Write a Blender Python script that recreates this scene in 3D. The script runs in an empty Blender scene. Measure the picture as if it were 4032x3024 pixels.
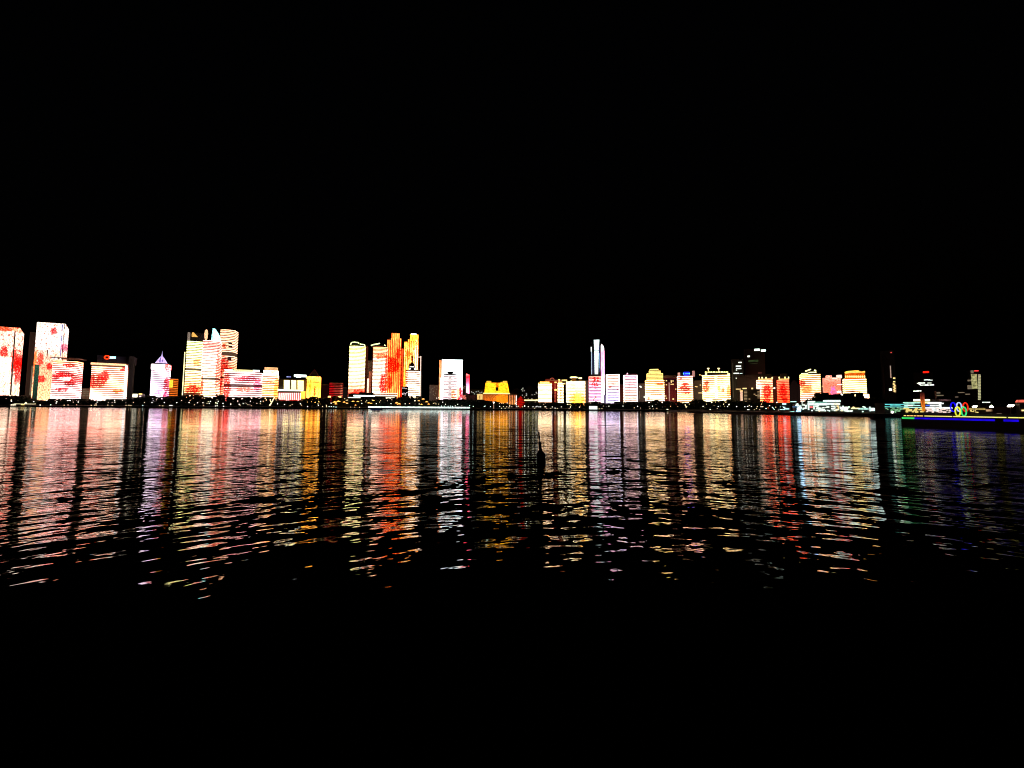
import bpy, math, random
import numpy as np
from mathutils import Vector, Matrix
random.seed(7)
rng = np.random.default_rng(11)
scene = bpy.context.scene
COL = scene.collection
PI = math.pi

# ------------------------------------------------------------------ camera
F_PX, CX, CY = 1550.0, 2016.0, 1512.0
CAM = Vector((0, 0, 5.0))
PITCH, ROLL = math.radians(3.56), math.radians(0.40)
FW = Vector((0, math.cos(PITCH), math.sin(PITCH)))
_r0, _u0 = Vector((1, 0, 0)), Vector((0, -math.sin(PITCH), math.cos(PITCH)))
RT = _r0 * math.cos(ROLL) + _u0 * math.sin(ROLL)
UP = -_r0 * math.sin(ROLL) + _u0 * math.cos(ROLL)

def ray(px, py):
    return FW + RT * ((px - CX) / F_PX) + UP * ((CY - py) / F_PX)

def at(px, py, Y):
    d = ray(px, py)
    return CAM + d * (Y / d.y)

def hor(px):
    return 1608.4 + (px - CX) * math.tan(ROLL)

cd = bpy.data.cameras.new('camera')
cam = bpy.data.objects.new('camera', cd); COL.objects.link(cam)
cd.sensor_width = 36.0; cd.lens = F_PX / 4032 * 36.0
cd.clip_start = 0.1; cd.clip_end = 20000
m = Matrix((( RT.x, UP.x, -FW.x, CAM.x), (RT.y, UP.y, -FW.y, CAM.y), (RT.z, UP.z, -FW.z, CAM.z), (0, 0, 0, 1)))
cam.matrix_world = m
scene.camera = cam

# ------------------------------------------------------------------ render / world
scene.view_settings.view_transform = 'Standard'
scene.view_settings.look = 'None'
scene.view_settings.exposure = 0; scene.view_settings.gamma = 1
scene.cycles.use_adaptive_sampling = False
scene.cycles.use_denoising = True
scene.cycles.max_bounces = 4
scene.cycles.sample_clamp_indirect = 5.0
scene.cycles.pixel_filter_type = 'BLACKMAN_HARRIS'
scene.cycles.filter_width = 1.05
world = bpy.data.worlds.new("World"); scene.world = world; world.use_nodes = True
wn = world.node_tree
sky = wn.nodes.new('ShaderNodeTexSky'); sky.sky_type = 'NISHITA'; sky.sun_disc = False
sky.sun_elevation = math.radians(-4); sky.sun_rotation = math.radians(200)
wn.links.new(sky.outputs[0], wn.nodes['Background'].inputs[0])
wn.nodes['Background'].inputs[1].default_value = 0.02

# ------------------------------------------------------------------ materials
def lin(c):
    out = []
    for v in c[:3]:
        v = v / 255.0
        out.append(v / 12.92 if v <= 0.04045 else ((v + 0.055) / 1.055) ** 2.4)
    return (out[0], out[1], out[2], 1.0)

def deep(c, hue=(1, .76, .73), g=1.45):
    """the hue an overexposed LED really has: more saturated than the near-white it clips to"""
    l = lin(c); return (l[0] ** g * hue[0], l[1] ** g * hue[1], l[2] ** g * hue[2], 1.0)

_mats = {}
def plain(name, rgb, rough=0.7, metal=0.0, mottled=0.25, scale=0.3):
    """dark building skins, concrete, foliage: principled with a little procedural mottling"""
    if name in _mats: return _mats[name]
    mt = bpy.data.materials.new(name); mt.use_nodes = True
    nt = mt.node_tree; b = nt.nodes['Principled BSDF']
    b.inputs['Roughness'].default_value = rough; b.inputs['Metallic'].default_value = metal
    tc = nt.nodes.new('ShaderNodeTexCoord'); nz = nt.nodes.new('ShaderNodeTexNoise')
    nz.inputs['Scale'].default_value = scale; nz.inputs['Detail'].default_value = 4
    nt.links.new(tc.outputs['Object'], nz.inputs['Vector'])
    mx = nt.nodes.new('ShaderNodeMix'); mx.data_type = 'RGBA'
    mx.inputs[6].default_value = (rgb[0] * (1 - mottled), rgb[1] * (1 - mottled), rgb[2] * (1 - mottled), 1)
    mx.inputs[7].default_value = (rgb[0] * (1 + mottled), rgb[1] * (1 + mottled), rgb[2] * (1 + mottled), 1)
    nt.links.new(nz.outputs[0], mx.inputs[0]); nt.links.new(mx.outputs[2], b.inputs['Base Color'])
    _mats[name] = mt
    return mt

def glow(name, rgb, strength=1.0, nee=False):
    """lamps, lit strips and lit panels"""
    if name in _mats: return _mats[name]
    mt = bpy.data.materials.new(name); mt.use_nodes = True
    nt = mt.node_tree; nt.nodes.remove(nt.nodes['Principled BSDF'])
    e = nt.nodes.new('ShaderNodeEmission'); e.inputs[0].default_value = lin(rgb)
    tc = nt.nodes.new('ShaderNodeTexCoord'); nz = nt.nodes.new('ShaderNodeTexNoise')
    nz.inputs['Scale'].default_value = 0.35; nz.inputs['Detail'].default_value = 3
    nt.links.new(tc.outputs['Object'], nz.inputs['Vector'])
    mr = nt.nodes.new('ShaderNodeMapRange')
    mr.inputs[1].default_value = .3; mr.inputs[2].default_value = .7
    mr.inputs[3].default_value = strength * .7; mr.inputs[4].default_value = strength * 1.3
    nt.links.new(nz.outputs[0], mr.inputs[0]); nt.links.new(mr.outputs[0], e.inputs[1])
    nt.links.new(e.outputs[0], nt.nodes['Material Output'].inputs[0])
    mt.cycles.emission_sampling = 'AUTO' if nee else 'NONE'
    _mats[name] = mt
    return mt

class NT:
    def __init__(s, nt): s.nt = nt
    def n(s, t, **kw):
        nd = s.nt.nodes.new(t)
        for k, v in kw.items(): setattr(nd, k, v)
        return nd
    def put(s, sock, v):
        if isinstance(v, (int, float)): sock.default_value = v
        elif isinstance(v, tuple): sock.default_value = v
        else: s.nt.links.new(v, sock)
    def m(s, op, a, b=0.0, c=None):
        nd = s.n('ShaderNodeMath', operation=op)
        s.put(nd.inputs[0], a); s.put(nd.inputs[1], b)
        if c is not None: s.put(nd.inputs[2], c)
        return nd.outputs[0]
    def vec(s, x, y, z=0.0):
        nd = s.n('ShaderNodeCombineXYZ'); s.put(nd.inputs[0], x); s.put(nd.inputs[1], y); s.put(nd.inputs[2], z)
        return nd.outputs[0]
    def noise(s, v, scale=1.0, detail=2.0, rough=.5, dist=0.0):
        nd = s.n('ShaderNodeTexNoise'); s.put(nd.inputs['Vector'], v)
        nd.inputs['Scale'].default_value = scale; nd.inputs['Detail'].default_value = detail
        nd.inputs['Roughness'].default_value = rough; nd.inputs['Distortion'].default_value = dist
        return nd
    def step(s, v, a, b, lo=0.0, hi=1.0):
        nd = s.n('ShaderNodeMapRange', interpolation_type='SMOOTHSTEP')
        s.put(nd.inputs[0], v); nd.inputs[1].default_value = a; nd.inputs[2].default_value = b
        nd.inputs[3].default_value = lo; nd.inputs[4].default_value = hi
        return nd.outputs[0]
    def mix(s, f, a, b, blend='MIX'):
        nd = s.n('ShaderNodeMix', data_type='RGBA', blend_type=blend)
        s.put(nd.inputs[0], f); s.put(nd.inputs[6], a); s.put(nd.inputs[7], b)
        return nd.outputs[2]

_seed = [0]
LED_GAIN = 3.1
WALL_SPILL = .03  # faint emission painted on the walls, standing in for LED spill between bands
def led(name, w, h, stops, blobs=(), S=1.8, grain=(.12, .5, .45), mottle=None, lines=None, hue=(1, .76, .73)):
    """what an LED facade is playing: a vertical colour wash, ragged coloured splashes and uneven pixels.
    stops: (v, rgb) bottom to top; blobs: (u, v, ru, rv, rgb, amount); mottle: (rgb, coverage, sx, sz)"""
    mt = bpy.data.materials.new(name); mt.use_nodes = True
    nt = mt.node_tree; nt.nodes.remove(nt.nodes['Principled BSDF'])
    k = NT(nt); _seed[0] += 1
    off = _seed[0] * 37.3; S = S * LED_GAIN
    tc = k.n('ShaderNodeTexCoord'); sp = k.n('ShaderNodeSeparateXYZ'); nt.links.new(tc.outputs['Object'], sp.inputs[0])
    X, Y, Z = sp.outputs
    u = k.m('ADD', k.m('DIVIDE', X, w), .5); v = k.m('DIVIDE', Z, h)
    warp = k.noise(k.vec(k.m('ADD', X, off), Y, Z), .07, 4, .6)
    wv = k.m('SUBTRACT', warp.outputs[0], .5)
    rp = k.n('ShaderNodeValToRGB')
    el = rp.color_ramp.elements
    while len(el) > 1: el.remove(el[-1])
    el[0].position = stops[0][0]; el[0].color = deep(stops[0][1], hue)
    for p, c in stops[1:]:
        e = el.new(min(1, max(0, p))); e.color = deep(c, hue)
    k.put(rp.inputs[0], k.m('ADD', v, k.m('MULTIPLY', wv, .18)))
    col = rp.outputs[0]
    if mottle:
        rgb, cov, sx, sz = mottle
        nz = k.noise(k.vec(k.m('MULTIPLY', k.m('ADD', X, off), sx), k.m('MULTIPLY', Y, sx), k.m('MULTIPLY', Z, sz)), 1.0, 4, .62)
        col = k.mix(k.step(nz.outputs[0], .62 - cov, .70 - cov * .6), col, deep(rgb, hue))
    for i, (bu, bv, ru, rv, rgb, amt) in enumerate(blobs):
        du = k.m('DIVIDE', k.m('SUBTRACT', u, bu), ru); dv = k.m('DIVIDE', k.m('SUBTRACT', v, bv), rv)
        d = k.m('SQRT', k.m('ADD', k.m('MULTIPLY', du, du), k.m('MULTIPLY', dv, dv)))
        nz = k.noise(k.vec(k.m('ADD', X, off + i * 11), Y, k.m('MULTIPLY', Z, 1.4)), .16, 4, .65)
        d = k.m('ADD', d, k.m('MULTIPLY', k.m('SUBTRACT', nz.outputs[0], .5), 2.0))
        n2 = k.noise(k.vec(k.m('ADD', X, off * 2 + i * 7), Y, Z), .33, 3, .7)
        msk = k.m('MULTIPLY', k.step(d, .75, 1.05, 1 - (1 - amt) * .1, 0.0), k.step(n2.outputs[0], .36, .48, .3, 1.0))
        col = k.mix(msk, col, deep(rgb, hue))
    g = k.noise(k.vec(k.m('MULTIPLY', k.m('ADD', X, off), grain[0]), k.m('MULTIPLY', Y, grain[0]), k.m('MULTIPLY', Z, grain[1])), 1.0, 3, .6)
    st = k.step(g.outputs[0], .33, .66, S * (1 - grain[2]), S * (1 + grain[2] * .6))
    if lines:   # thin unlit joints: (period, duty, axis)
        per, duty, ax, lo = lines
        t = k.m('FRACT', k.m('DIVIDE', {'x': X, 'z': Z}[ax], per))
        st = k.m('MULTIPLY', st, k.m('ADD', lo, k.m('MULTIPLY', k.m('LESS_THAN', t, duty), 1 - lo)))
    e = k.n('ShaderNodeEmission'); nt.links.new(col, e.inputs[0]); k.put(e.inputs[1], st)
    nt.links.new(e.outputs[0], nt.nodes['Material Output'].inputs[0])
    mt.cycles.emission_sampling = 'NONE'
    return mt

# ------------------------------------------------------------------ mesh builder
class MB:
    def __init__(s): s.v = []; s.f = []
    def add(s, vs, fs):
        o = len(s.v); s.v += [tuple(p) for p in vs]; s.f += [tuple(i + o for i in f) for f in fs]
    def box(s, x0, x1, y0, y1, z0, z1):
        s.add([(x0, y0, z0), (x1, y0, z0), (x1, y1, z0), (x0, y1, z0), (x0, y0, z1), (x1, y0, z1), (x1, y1, z1), (x0, y1, z1)],
              [(0, 3, 2, 1), (4, 5, 6, 7), (0, 1, 5, 4), (1, 2, 6, 5), (2, 3, 7, 6), (3, 0, 4, 7)])
    def prism(s, poly, z0, z1, tops=None, scale_top=1.0):
        n = len(poly)
        cx = sum(p[0] for p in poly) / n; cy = sum(p[1] for p in poly) / n
        vs = [(p[0], p[1], z0) for p in poly]
        for i, p in enumerate(poly):
            vs.append((cx + (p[0] - cx) * scale_top, cy + (p[1] - cy) * scale_top, tops[i] if tops else z1))
        fs = [tuple(range(n))[::-1], tuple(range(n, 2 * n))] + [(i, (i + 1) % n, n + (i + 1) % n, n + i) for i in range(n)]
        s.add(vs, fs)
    def bar(s, a, b, r):
        a = Vector(a); b = Vector(b); d = (b - a).normalized()
        x = d.orthogonal().normalized(); y = d.cross(x)
        vs = []
        for p in (a, b):
            for i in range(8):
                t = i * PI / 4; vs.append(p + x * r * math.cos(t) + y * r * math.sin(t))
        s.add(vs, [tuple(range(8))[::-1], tuple(range(8, 16))] + [(i, (i + 1) % 8, 8 + (i + 1) % 8, 8 + i) for i in range(8)])
    def lathe(s, prof, n=16, c=(0, 0, 0), lean=(0, 0)):
        vs = []
        for r, z in prof:
            for i in range(n):
                t = 2 * PI * i / n
                vs.append((c[0] + r * math.cos(t) + lean[0] * z, c[1] + r * math.sin(t) + lean[1] * z, c[2] + z))
        fs = [tuple(range(n))[::-1], tuple(range((len(prof) - 1) * n, len(prof) * n))]
        for k in range(len(prof) - 1):
            for i in range(n):
                j = (i + 1) % n
                fs.append((k * n + i, k * n + j, (k + 1) * n + j, (k + 1) * n + i))
        s.add(vs, fs)
    def ball(s, c, r, n=10):
        prof = [(r * math.sin(PI * (i + .25) / (n - .5)), -r * math.cos(PI * (i + .25) / (n - .5))) for i in range(n)]
        s.lathe(prof, 12, c)
    def torus(s, c, R, r, ax, ay, n=40, k=8):
        ax = Vector(ax); ay = Vector(ay); az = ax.cross(ay); c = Vector(c); vs = []
        for i in range(n):
            t = 2 * PI * i / n; d = ax * math.cos(t) + ay * math.sin(t)
            for j in range(k):
                q = 2 * PI * j / k
                vs.append(c + d * (R + r * math.cos(q)) + az * r * math.sin(q))
        s.add(vs, [(i * k + j, ((i + 1) % n) * k + j, ((i + 1) % n) * k + (j + 1) % k, i * k + (j + 1) % k) for i in range(n) for j in range(k)])
    def build(s, name, mat, parent=None, loc=None):
        me = bpy.data.meshes.new(name); me.from_pydata(s.v, [], s.f); me.update()
        o = bpy.data.objects.new(name, me); COL.objects.link(o)
        if mat: me.materials.append(mat)
        if parent: o.parent = parent
        if loc is not None: o.location = loc
        return o

def empty(name, loc, rz=0.0, label=None, cat=None, group=None):
    o = bpy.data.objects.new(name, None); COL.objects.link(o)
    o.location = loc; o.rotation_euler = (0, 0, rz); o.empty_display_size = 2
    return tag(o, label, cat, group)

def tag(o, label=None, cat=None, group=None, kind=None):
    if label: o['label'] = label
    if cat: o['category'] = cat
    if group: o['group'] = group
    if kind: o['kind'] = kind
    return o

kids = {}
def copy_tree(o, parent=None):
    c = o.copy(); COL.objects.link(c)
    if parent: c.parent = parent
    for ch in list(o.children): copy_tree(ch, c)
    return c

def relabel(o, label=None, cat=None, group=None):
    return tag(o, label, cat, group)

# dark skins
DARK = plain('dark_facade_cladding', (.018, .016, .015), .8)
GLASS = plain('dark_facade_glass', (.012, .014, .017), .55)
STONE = plain('night_stone', (.12, .10, .085), .8)
CONC = plain('quay_concrete', (.10, .095, .09), .85)
LEAF = plain('night_foliage', (.02, .028, .014), .9)
STEEL = plain('painted_steel', (.06, .06, .06), .5)
BLACK = plain('black_buoy_paint', (.012, .012, .012), .5)

# ------------------------------------------------------------------ ground, water
SHORE = 1200.0
def land(Y):
    if Y < SHORE + 8: return 4.2
    if Y < 1260: return 4.2 + (Y - SHORE - 8) / 52 * 4.8
    return 9.0 + min(8, (Y - 1260) / 40)

g = MB()
ys = [SHORE, SHORE + .01, 1208, 1230, 1260, 1300, 1400, 1600, 2500, 5000, 14000]
zs = [-3, 4.2, 4.2, land(1230), 9, 10, 12.5, 17, 17, 17, 17]
for i in range(len(ys) - 1):
    g.add([(-9000, ys[i], zs[i]), (9000, ys[i], zs[i]), (9000, ys[i + 1], zs[i + 1]), (-9000, ys[i + 1], zs[i + 1])], [(0, 1, 2, 3)])
tag(g.build('ground', plain('ground_soil', (.03, .03, .025), .95)), kind='structure')

MX0 = at(3100, 1622, 680).x
q = MB(); q.box(MX0, 1500, 680, 1199.9, -3, 2.6)
tag(q.build('marina_quay', CONC), kind='structure')
DARKQ = plain('harbour_wall_stone', (.022, .02, .02), .9)
q = MB(); q.box(at(3440, 1640, 330).x, 1500, 330, 679.9, -3, 2.4)
tag(q.build('harbour_quay', DARKQ), kind='structure')

def water_mat():
    mt = bpy.data.materials.new('harbour_water'); mt.use_nodes = True
    nt = mt.node_tree; b = nt.nodes['Principled BSDF']; k = NT(nt)
    b.inputs['Base Color'].default_value = (.001, .0016, .002, 1)
    b.inputs['Roughness'].default_value = .03
    b.inputs['IOR'].default_value = 1.33
    geo = k.n('ShaderNodeNewGeometry'); sp = k.n('ShaderNodeSeparateXYZ'); nt.links.new(geo.outputs['Position'], sp.inputs[0])
    dx = k.m('SUBTRACT', sp.outputs[0], 4.5); dy = k.m('ADD', sp.outputs[1], 9.0)
    r = k.m('SQRT', k.m('ADD', k.m('MULTIPLY', dx, dx), k.m('MULTIPLY', dy, dy)))
    th = k.m('ARCTAN2', dx, dy)
    er = (k.m('DIVIDE', dx, r), k.m('DIVIDE', dy, r))
    def octave(lr, la, sd, det=1.0, use_len=False):
        # a band of wavelets running along rings spreading from the sea wall: lr metres between crests, la crest length
        v = k.vec(k.m('ADD', k.m('DIVIDE', r, lr), sd), k.m('MULTIPLY', th, la), sd * 1.7)
        return k.noise(v, 1.0, det, .5, .3)
    def c(nz, amp):
        return k.m('MULTIPLY', k.m('SUBTRACT', nz.outputs[0], .5), amp)
    patch = k.noise(k.vec(k.m('DIVIDE', sp.outputs[0], 14.0), k.m('DIVIDE', sp.outputs[1], 9.0)), 1.0, 2)
    pk = k.step(patch.outputs[0], .3, .7, .75, 1.25)
    sr = k.m('ADD', c(octave(2.4, 6, 3.1), WAVE[0]), c(octave(.85, 10, 17.7), WAVE[1]))
    sr = k.m('ADD', sr, c(octave(.36, 19, 41.3), WAVE[2]))
    sr = k.m('ADD', sr, c(octave(.16, 42, 77.9), WAVE[3]))
    sr = k.m('MULTIPLY', sr, pk)
    # far reflections brightened in the normals: slopes hidden from the camera fold toward it
    a_ = k.m('DIVIDE', 5.0, k.m('MAXIMUM', k.m('SUBTRACT', r, 9.0), 2.0))
    sr = k.m('MULTIPLY', sr, k.m('MULTIPLY', k.step(r, 28, 150, 1.45, .28), k.step(sp.outputs[1], 8.5, 14, .35, 1.05)))
    sr = k.m('SUBTRACT', a_, k.m('ABSOLUTE', k.m('SUBTRACT', a_, sr)))
    stn = k.noise(k.vec(k.m('DIVIDE', sp.outputs[0], .8), k.m('DIVIDE', sp.outputs[1], .8), 9.0), 1.0, 3, .6)
    stg = c(stn, WAVE[4])
    nx = k.m('SUBTRACT', k.m('MULTIPLY', sr, er[0]), k.m('MULTIPLY', stg, er[1]))
    ny = k.m('ADD', k.m('MULTIPLY', sr, er[1]), k.m('MULTIPLY', stg, er[0]))
    nv = k.vec(nx, ny, 1.0)
    nm = k.n('ShaderNodeVectorMath', operation='NORMALIZE'); nt.links.new(nv, nm.inputs[0])
    nt.links.new(nm.outputs[0], b.inputs['Normal'])
    return mt
WAVE = (.12, .20, .32, .32, .13)
w = MB()
w.add([(-9000, -60, 0), (9000, -60, 0), (9000, 1205, 0), (-9000, 1205, 0)], [(0, 1, 2, 3)])
tag(w.build('water', water_mat()), kind='structure')

# ------------------------------------------------------------------ buildings
def offset_poly(poly, d):
    n = len(poly); cx = sum(p[0] for p in poly) / n; cy = sum(p[1] for p in poly) / n
    out = []
    for x, y in poly:
        dx, dy = x - cx, y - cy; l = math.hypot(dx, dy) or 1
        out.append((x + dx / l * d * 1.3, y + dy / l * d * 1.3))
    return out

class Bld:
    """a building set by where its front stands; local x runs along the front, y back, z up from the ground"""
    def __init__(s, name, label, x0, x1, ytop, Y, D, turn=0.0, shape='box', bulge=6.0, cat='building', group=None, facing=.85):
        xm = (x0 + x1) / 2; s.pm = at(xm, hor(xm), Y); s.Y = Y
        phi = math.atan2(s.pm.x, s.pm.y)
        s.th = -phi * facing + math.radians(turn)
        zg = land(Y) if not (s.pm.x > MX0 and Y < 1195) else (2.4 if Y < 680 else 2.6)
        s.o = Vector((s.pm.x, s.pm.y, zg)); s.ax = Vector((math.cos(s.th), math.sin(s.th), 0)); s.ay = Vector((-math.sin(s.th), math.cos(s.th), 0))
        yb = hor(xm) - 25
        a = s.L(x0, yb)[0]; b = s.L(x1, yb)[0]
        c = (a + b) / 2
        s.o = s.o + s.ax * c
        s.w = b - a; s.D = D
        s.h = s.L(xm, ytop)[1]
        s.root = empty(name, s.o, s.th, label, cat, group)
        hw = s.w / 2
        if shape == 'box': s.poly = [(-hw, 0), (hw, 0), (hw, D), (-hw, D)]
        elif shape == 'arc':
            s.poly = [(-hw + 2 * hw * i / 10, bulge * (1 - math.sin(PI * i / 10))) for i in range(11)] + [(hw, D), (-hw, D)]
        elif shape == 'chamfer':
            c_ = bulge; s.poly = [(-hw, c_), (-hw + c_, 0), (hw - c_, 0), (hw, c_), (hw, D), (-hw, D)]
    def L(s, px, py, y=0.0):
        """pixel -> local (x, z) on the vertical plane y behind the front"""
        d = ray(px, py); nrm = s.ay
        t = ((s.o + s.ay * y - CAM).dot(nrm)) / d.dot(nrm)
        p = CAM + d * t - s.o
        return p.dot(s.ax), p.z
    def body(s, mat=None, name='wall', z1=None, poly=None, z0=-2.0, tops=None):
        m_ = MB(); m_.prism(poly or s.poly, z0, z1 if z1 is not None else s.h, tops)
        return m_.build(name, mat or DARK, s.root)
    def bands(s, mat, n, z0=0.0, z1=None, duty=.43, out=.5, poly=None, name='light_bands', skip=()):
        if n > 10: duty = min(duty, .45)
        z1 = s.h if z1 is None else z1
        skip = {round(i_ * .86) for i_ in skip}; n = max(1, round(n * .86)) if n > 6 else n
        m_ = MB(); fh = (z1 - z0) / n; p = offset_poly(poly or s.poly, out)
        for i in range(n):
            if i in skip: continue
            m_.prism(p, z0 + i * fh + fh * (1 - duty), z0 + (i + 1) * fh - .01)
        if WALL_SPILL and name == 'light_bands':
            dim = mat.copy(); dim.name = mat.name + '_painted_spill'; t_ = dim.node_tree
            e_ = next(q for q in t_.nodes if q.type == 'EMISSION'); src = e_.inputs[1].links[0].from_socket
            q = t_.nodes.new('ShaderNodeMath'); q.operation = 'MULTIPLY'; q.inputs[1].default_value = WALL_SPILL
            t_.links.new(src, q.inputs[0]); t_.links.new(q.outputs[0], e_.inputs[1])
            for ch in s.root.children:
                if ch.name.split('.')[0] == 'wall': ch.data.materials.clear(); ch.data.materials.append(dim)
        return m_.build(name, mat, s.root)
    def fins(s, mat, n, z0, z1, x0=None, x1=None, duty=.6, y=-.6, name='light_fins', tops=None):
        x0 = -s.w / 2 if x0 is None else x0; x1 = s.w / 2 if x1 is None else x1
        m_ = MB(); fw = (x1 - x0) / n
        for i in range(n):
            m_.box(x0 + i * fw + fw * (1 - duty) / 2, x0 + (i + 1) * fw - fw * (1 - duty) / 2, y, .4, z0, tops[i] if tops else z1)
        return m_.build(name, mat, s.root)
    def px(s, x0, x1, ya, yb, mat, name, y=-.8, th=1.2, parent=None):
        """a box part covering pixels x0..x1, ya (top)..yb on the front, standing y proud and th thick"""
        m_ = MB(); xm, ym = (x0 + x1) / 2, (ya + yb) / 2
        a = s.L(x0, ym, y)[0]; b = s.L(x1, ym, y)[0]; zt = s.L(xm, ya, y)[1]; zb = s.L(xm, yb, y)[1]
        m_.box(a, b, y, y + th, zb, zt)
        return m_.build(name, mat, parent or s.root)
    def polyline(s, pts, r, mat, name, y=0.0):
        m_ = MB(); q = [s.L(*p, y) for p in pts]
        for a, b in zip(q, q[1:]): m_.bar((a[0], y, a[1]), (b[0], y, b[1]), r)
        return m_.build(name, mat, s.root)
    def sheet(s, pts, mat, name, y=-.8, th=1.2):
        """an outline on the front given in pixels, th thick"""
        m_ = MB(); q = [s.L(*p, y) for p in pts]; n = len(q)
        vs = [(a, y, z) for a, z in q] + [(a, y + th, z) for a, z in q]
        m_.add(vs, [tuple(range(n)), tuple(range(n, 2 * n))[::-1]] + [(i, n + i, n + (i + 1) % n, (i + 1) % n) for i in range(n)])
        return m_.build(name, mat, s.root)
    def windows(s, spots, mat, w=4.0, h=2.0, name='lit_window', y=-.35):
        me = None
        for (px_, py_, *sz) in spots:
            ww, hh = sz if sz else (w, h)
            a, z = s.L(px_, py_, y)
            if me is None:
                m_ = MB(); m_.box(-.5, .5, 0, .5, -.5, .5); o = m_.build(name, mat, s.root); me = o.data
            else:
                o = bpy.data.objects.new(name, me); COL.objects.link(o); o.parent = s.root
            o.location = (a, y, z); o.scale = (ww, 1, hh)
    def roof(s, mat=None, z=None, hgt=1.6, inset=-.4, name='roof', poly=None):
        m_ = MB(); z = s.h if z is None else z
        m_.prism(offset_poly(poly or s.poly, -inset), z + .01, z + hgt)
        return m_.build(name, mat or DARK, s.root)

CREAM = (255, 240, 205); WHITE = (255, 250, 244); WARM = (255, 226, 178); GOLD = (255, 196, 84); PINK = (255, 205, 214)
LILAC = (238, 218, 255); RED = (232, 24, 12); ORANGE = (255, 120, 40); GREENISH = (238, 255, 196); ROSE = (240, 80, 80)
PEACH = (255, 190, 150); CYAN = (170, 245, 250)
W_WIN = glow('window_light_white', (240, 250, 235), 1.6); Y_WIN = glow('window_light_warm', (255, 214, 140), 1.3)
D_WIN = glow('window_light_dim', (150, 135, 110), .5); STRIPW = glow('strip_light_white', (235, 255, 248), 3.0)
STRIPY = glow('strip_light_yellow', (255, 236, 150), 2.2); STRIPG = glow('strip_light_warm', (255, 205, 120), 1.8)
DIMBRICK = None

# --- A tall slab cut by the left edge
b = Bld('slab_tower', 'tall tower cut by the left edge, red and cream projection, dark vertical slot', -120, 55, 1284, 1310, 22, turn=-20)
mt = led('slab_tower_screen', b.w, b.h, [(0, CREAM), (.35, (255, 238, 222)), (.52, (252, 190, 165)), (.65, (255, 225, 205)), (.93, (255, 232, 214)), (1, (255, 170, 120))],
         [(.68, .66, .10, .10, RED, .85), (.93, .56, .10, .17, (225, 30, 20), .9), (.72, .53, .25, .04, (240, 70, 60), .8), (.65, .97, .2, .03, (245, 90, 40), .8), (1.0, .45, .05, .2, RED, .8), (.6, .3, .04, .03, (240, 90, 70), .8)], .8,
         (.6, .12, .85), ((245, 90, 70), .09, .13, .08), hue=(1, .86, .84))
b.body(mt, 'lit_facade', b.h, z0=6, tops=[b.h, b.h, b.h - 17, b.h - 17])
b.body(DARK, 'base_wall', 6.0)
b.sheet([(57, 1303), (61, 1303), (44, 1556), (38, 1556)], DARK, 'dark_slot', y=-1.2, th=1)
b.px(-120, 22, 1401, 1560, led('podium_stone_light', b.w, b.h, [(0, (255, 228, 205)), (1, (255, 240, 225))], [], 1.0, (.6, .2, .8), ((235, 150, 120), .06, .3, .2), hue=(1, .88, .86)), 'podium_block', y=-22, th=21)

b = Bld('dark_tower', 'almost black unlit tower standing between the two tall projected slabs', 96, 128, 1308, 1420, 30)
b.body(plain('dark_brown_tower', (.014, .011, .009), .9)); b.roof()
b.px(120, 128, 1440, 1556, D_WIN, 'stair_glazing', y=-.6)

# --- B second slab
b = Bld('chamfered_tower', 'tall slab tower with white top, red flower projection and a thin blue vertical line', 121, 235, 1270, 1345, 20, turn=-20)
mt = led('chamfered_tower_screen', b.w, b.h, [(0, (255, 226, 178)), (.18, (255, 205, 165)), (.45, (255, 185, 155)), (.62, (255, 220, 200)), (.72, WHITE), (1, (255, 248, 232))],
         [(.60, .90, .13, .055, (225, 50, 65), .75), (.22, .55, .12, .1, (240, 90, 70), .8), (.3, .3, .18, .05, (225, 60, 55), .8), (.55, .46, .12, .05, (220, 30, 40), .85), (.97, .70, .07, .06, (215, 110, 140), .7), (.04, .5, .06, .2, (255, 140, 70), .7)],
         .8, (.6, .12, .85), ((240, 110, 80), .07, .16, .12), hue=(1, .88, .86))
b.body(mt, 'lit_facade', b.h, z0=4, tops=[b.h, b.h, b.h - 17, b.h - 17]); b.body(DARK, 'base_wall', 4.0)
b.px(240, 242.4, 1276, 1405, glow('blue_line_light', (90, 110, 210), .8), 'vertical_light_line', y=-1)
b.px(248, 250, 1276, 1405, DARK, 'dark_slot', y=-1)
b.px(184, 187, 1378, 1410, plain('dark_red_slot', (.1, .02, .02), .6), 'dark_slot', y=-1)
b = Bld('glass_annex', 'low dim green glass block at the foot of the chamfered slab tower', 126, 144, 1437, 1330, 30)
b.body(led('annex_dim_glass', b.w, b.h, [(0, (40, 60, 50)), (1, (70, 110, 95))], [], .7, (.3, .3, .7)), 'glazed_wall'); b.roof()

# --- C hotel with thin roof
b = Bld('striped_hotel', 'cream and red striped block under a thin flat canopy roof', 198, 293, 1421, 1280, 46, turn=-11)
mt = led('striped_hotel_bands_led', b.w, b.h, [(0, WHITE), (.4, (255, 226, 226)), (.55, (245, 120, 120)), (.85, (255, 226, 216)), (1, (255, 190, 140))],
         [(.5, .66, .55, .10, (215, 25, 40), .9), (.75, .50, .25, .1, (200, 20, 30), .85), (.45, .34, .3, .05, (205, 60, 80), .7), (.7, .9, .3, .05, (225, 40, 30), .8), (.55, .58, .3, .05, WHITE, .9)], 2.3)
b.body(); b.bands(mt, 27, 2)
b.roof(plain('hotel_canopy', (.12, .10, .12), .6), b.h + 9, 2.2, -7, 'canopy_roof')
for xx in (-.38, -.15, .1, .35):
    m_ = MB(); m_.box(xx * b.w - .5, xx * b.w + .5, 3, 4, b.h, b.h + 9); m_.build('roof_column', STEEL, b.root)
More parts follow.
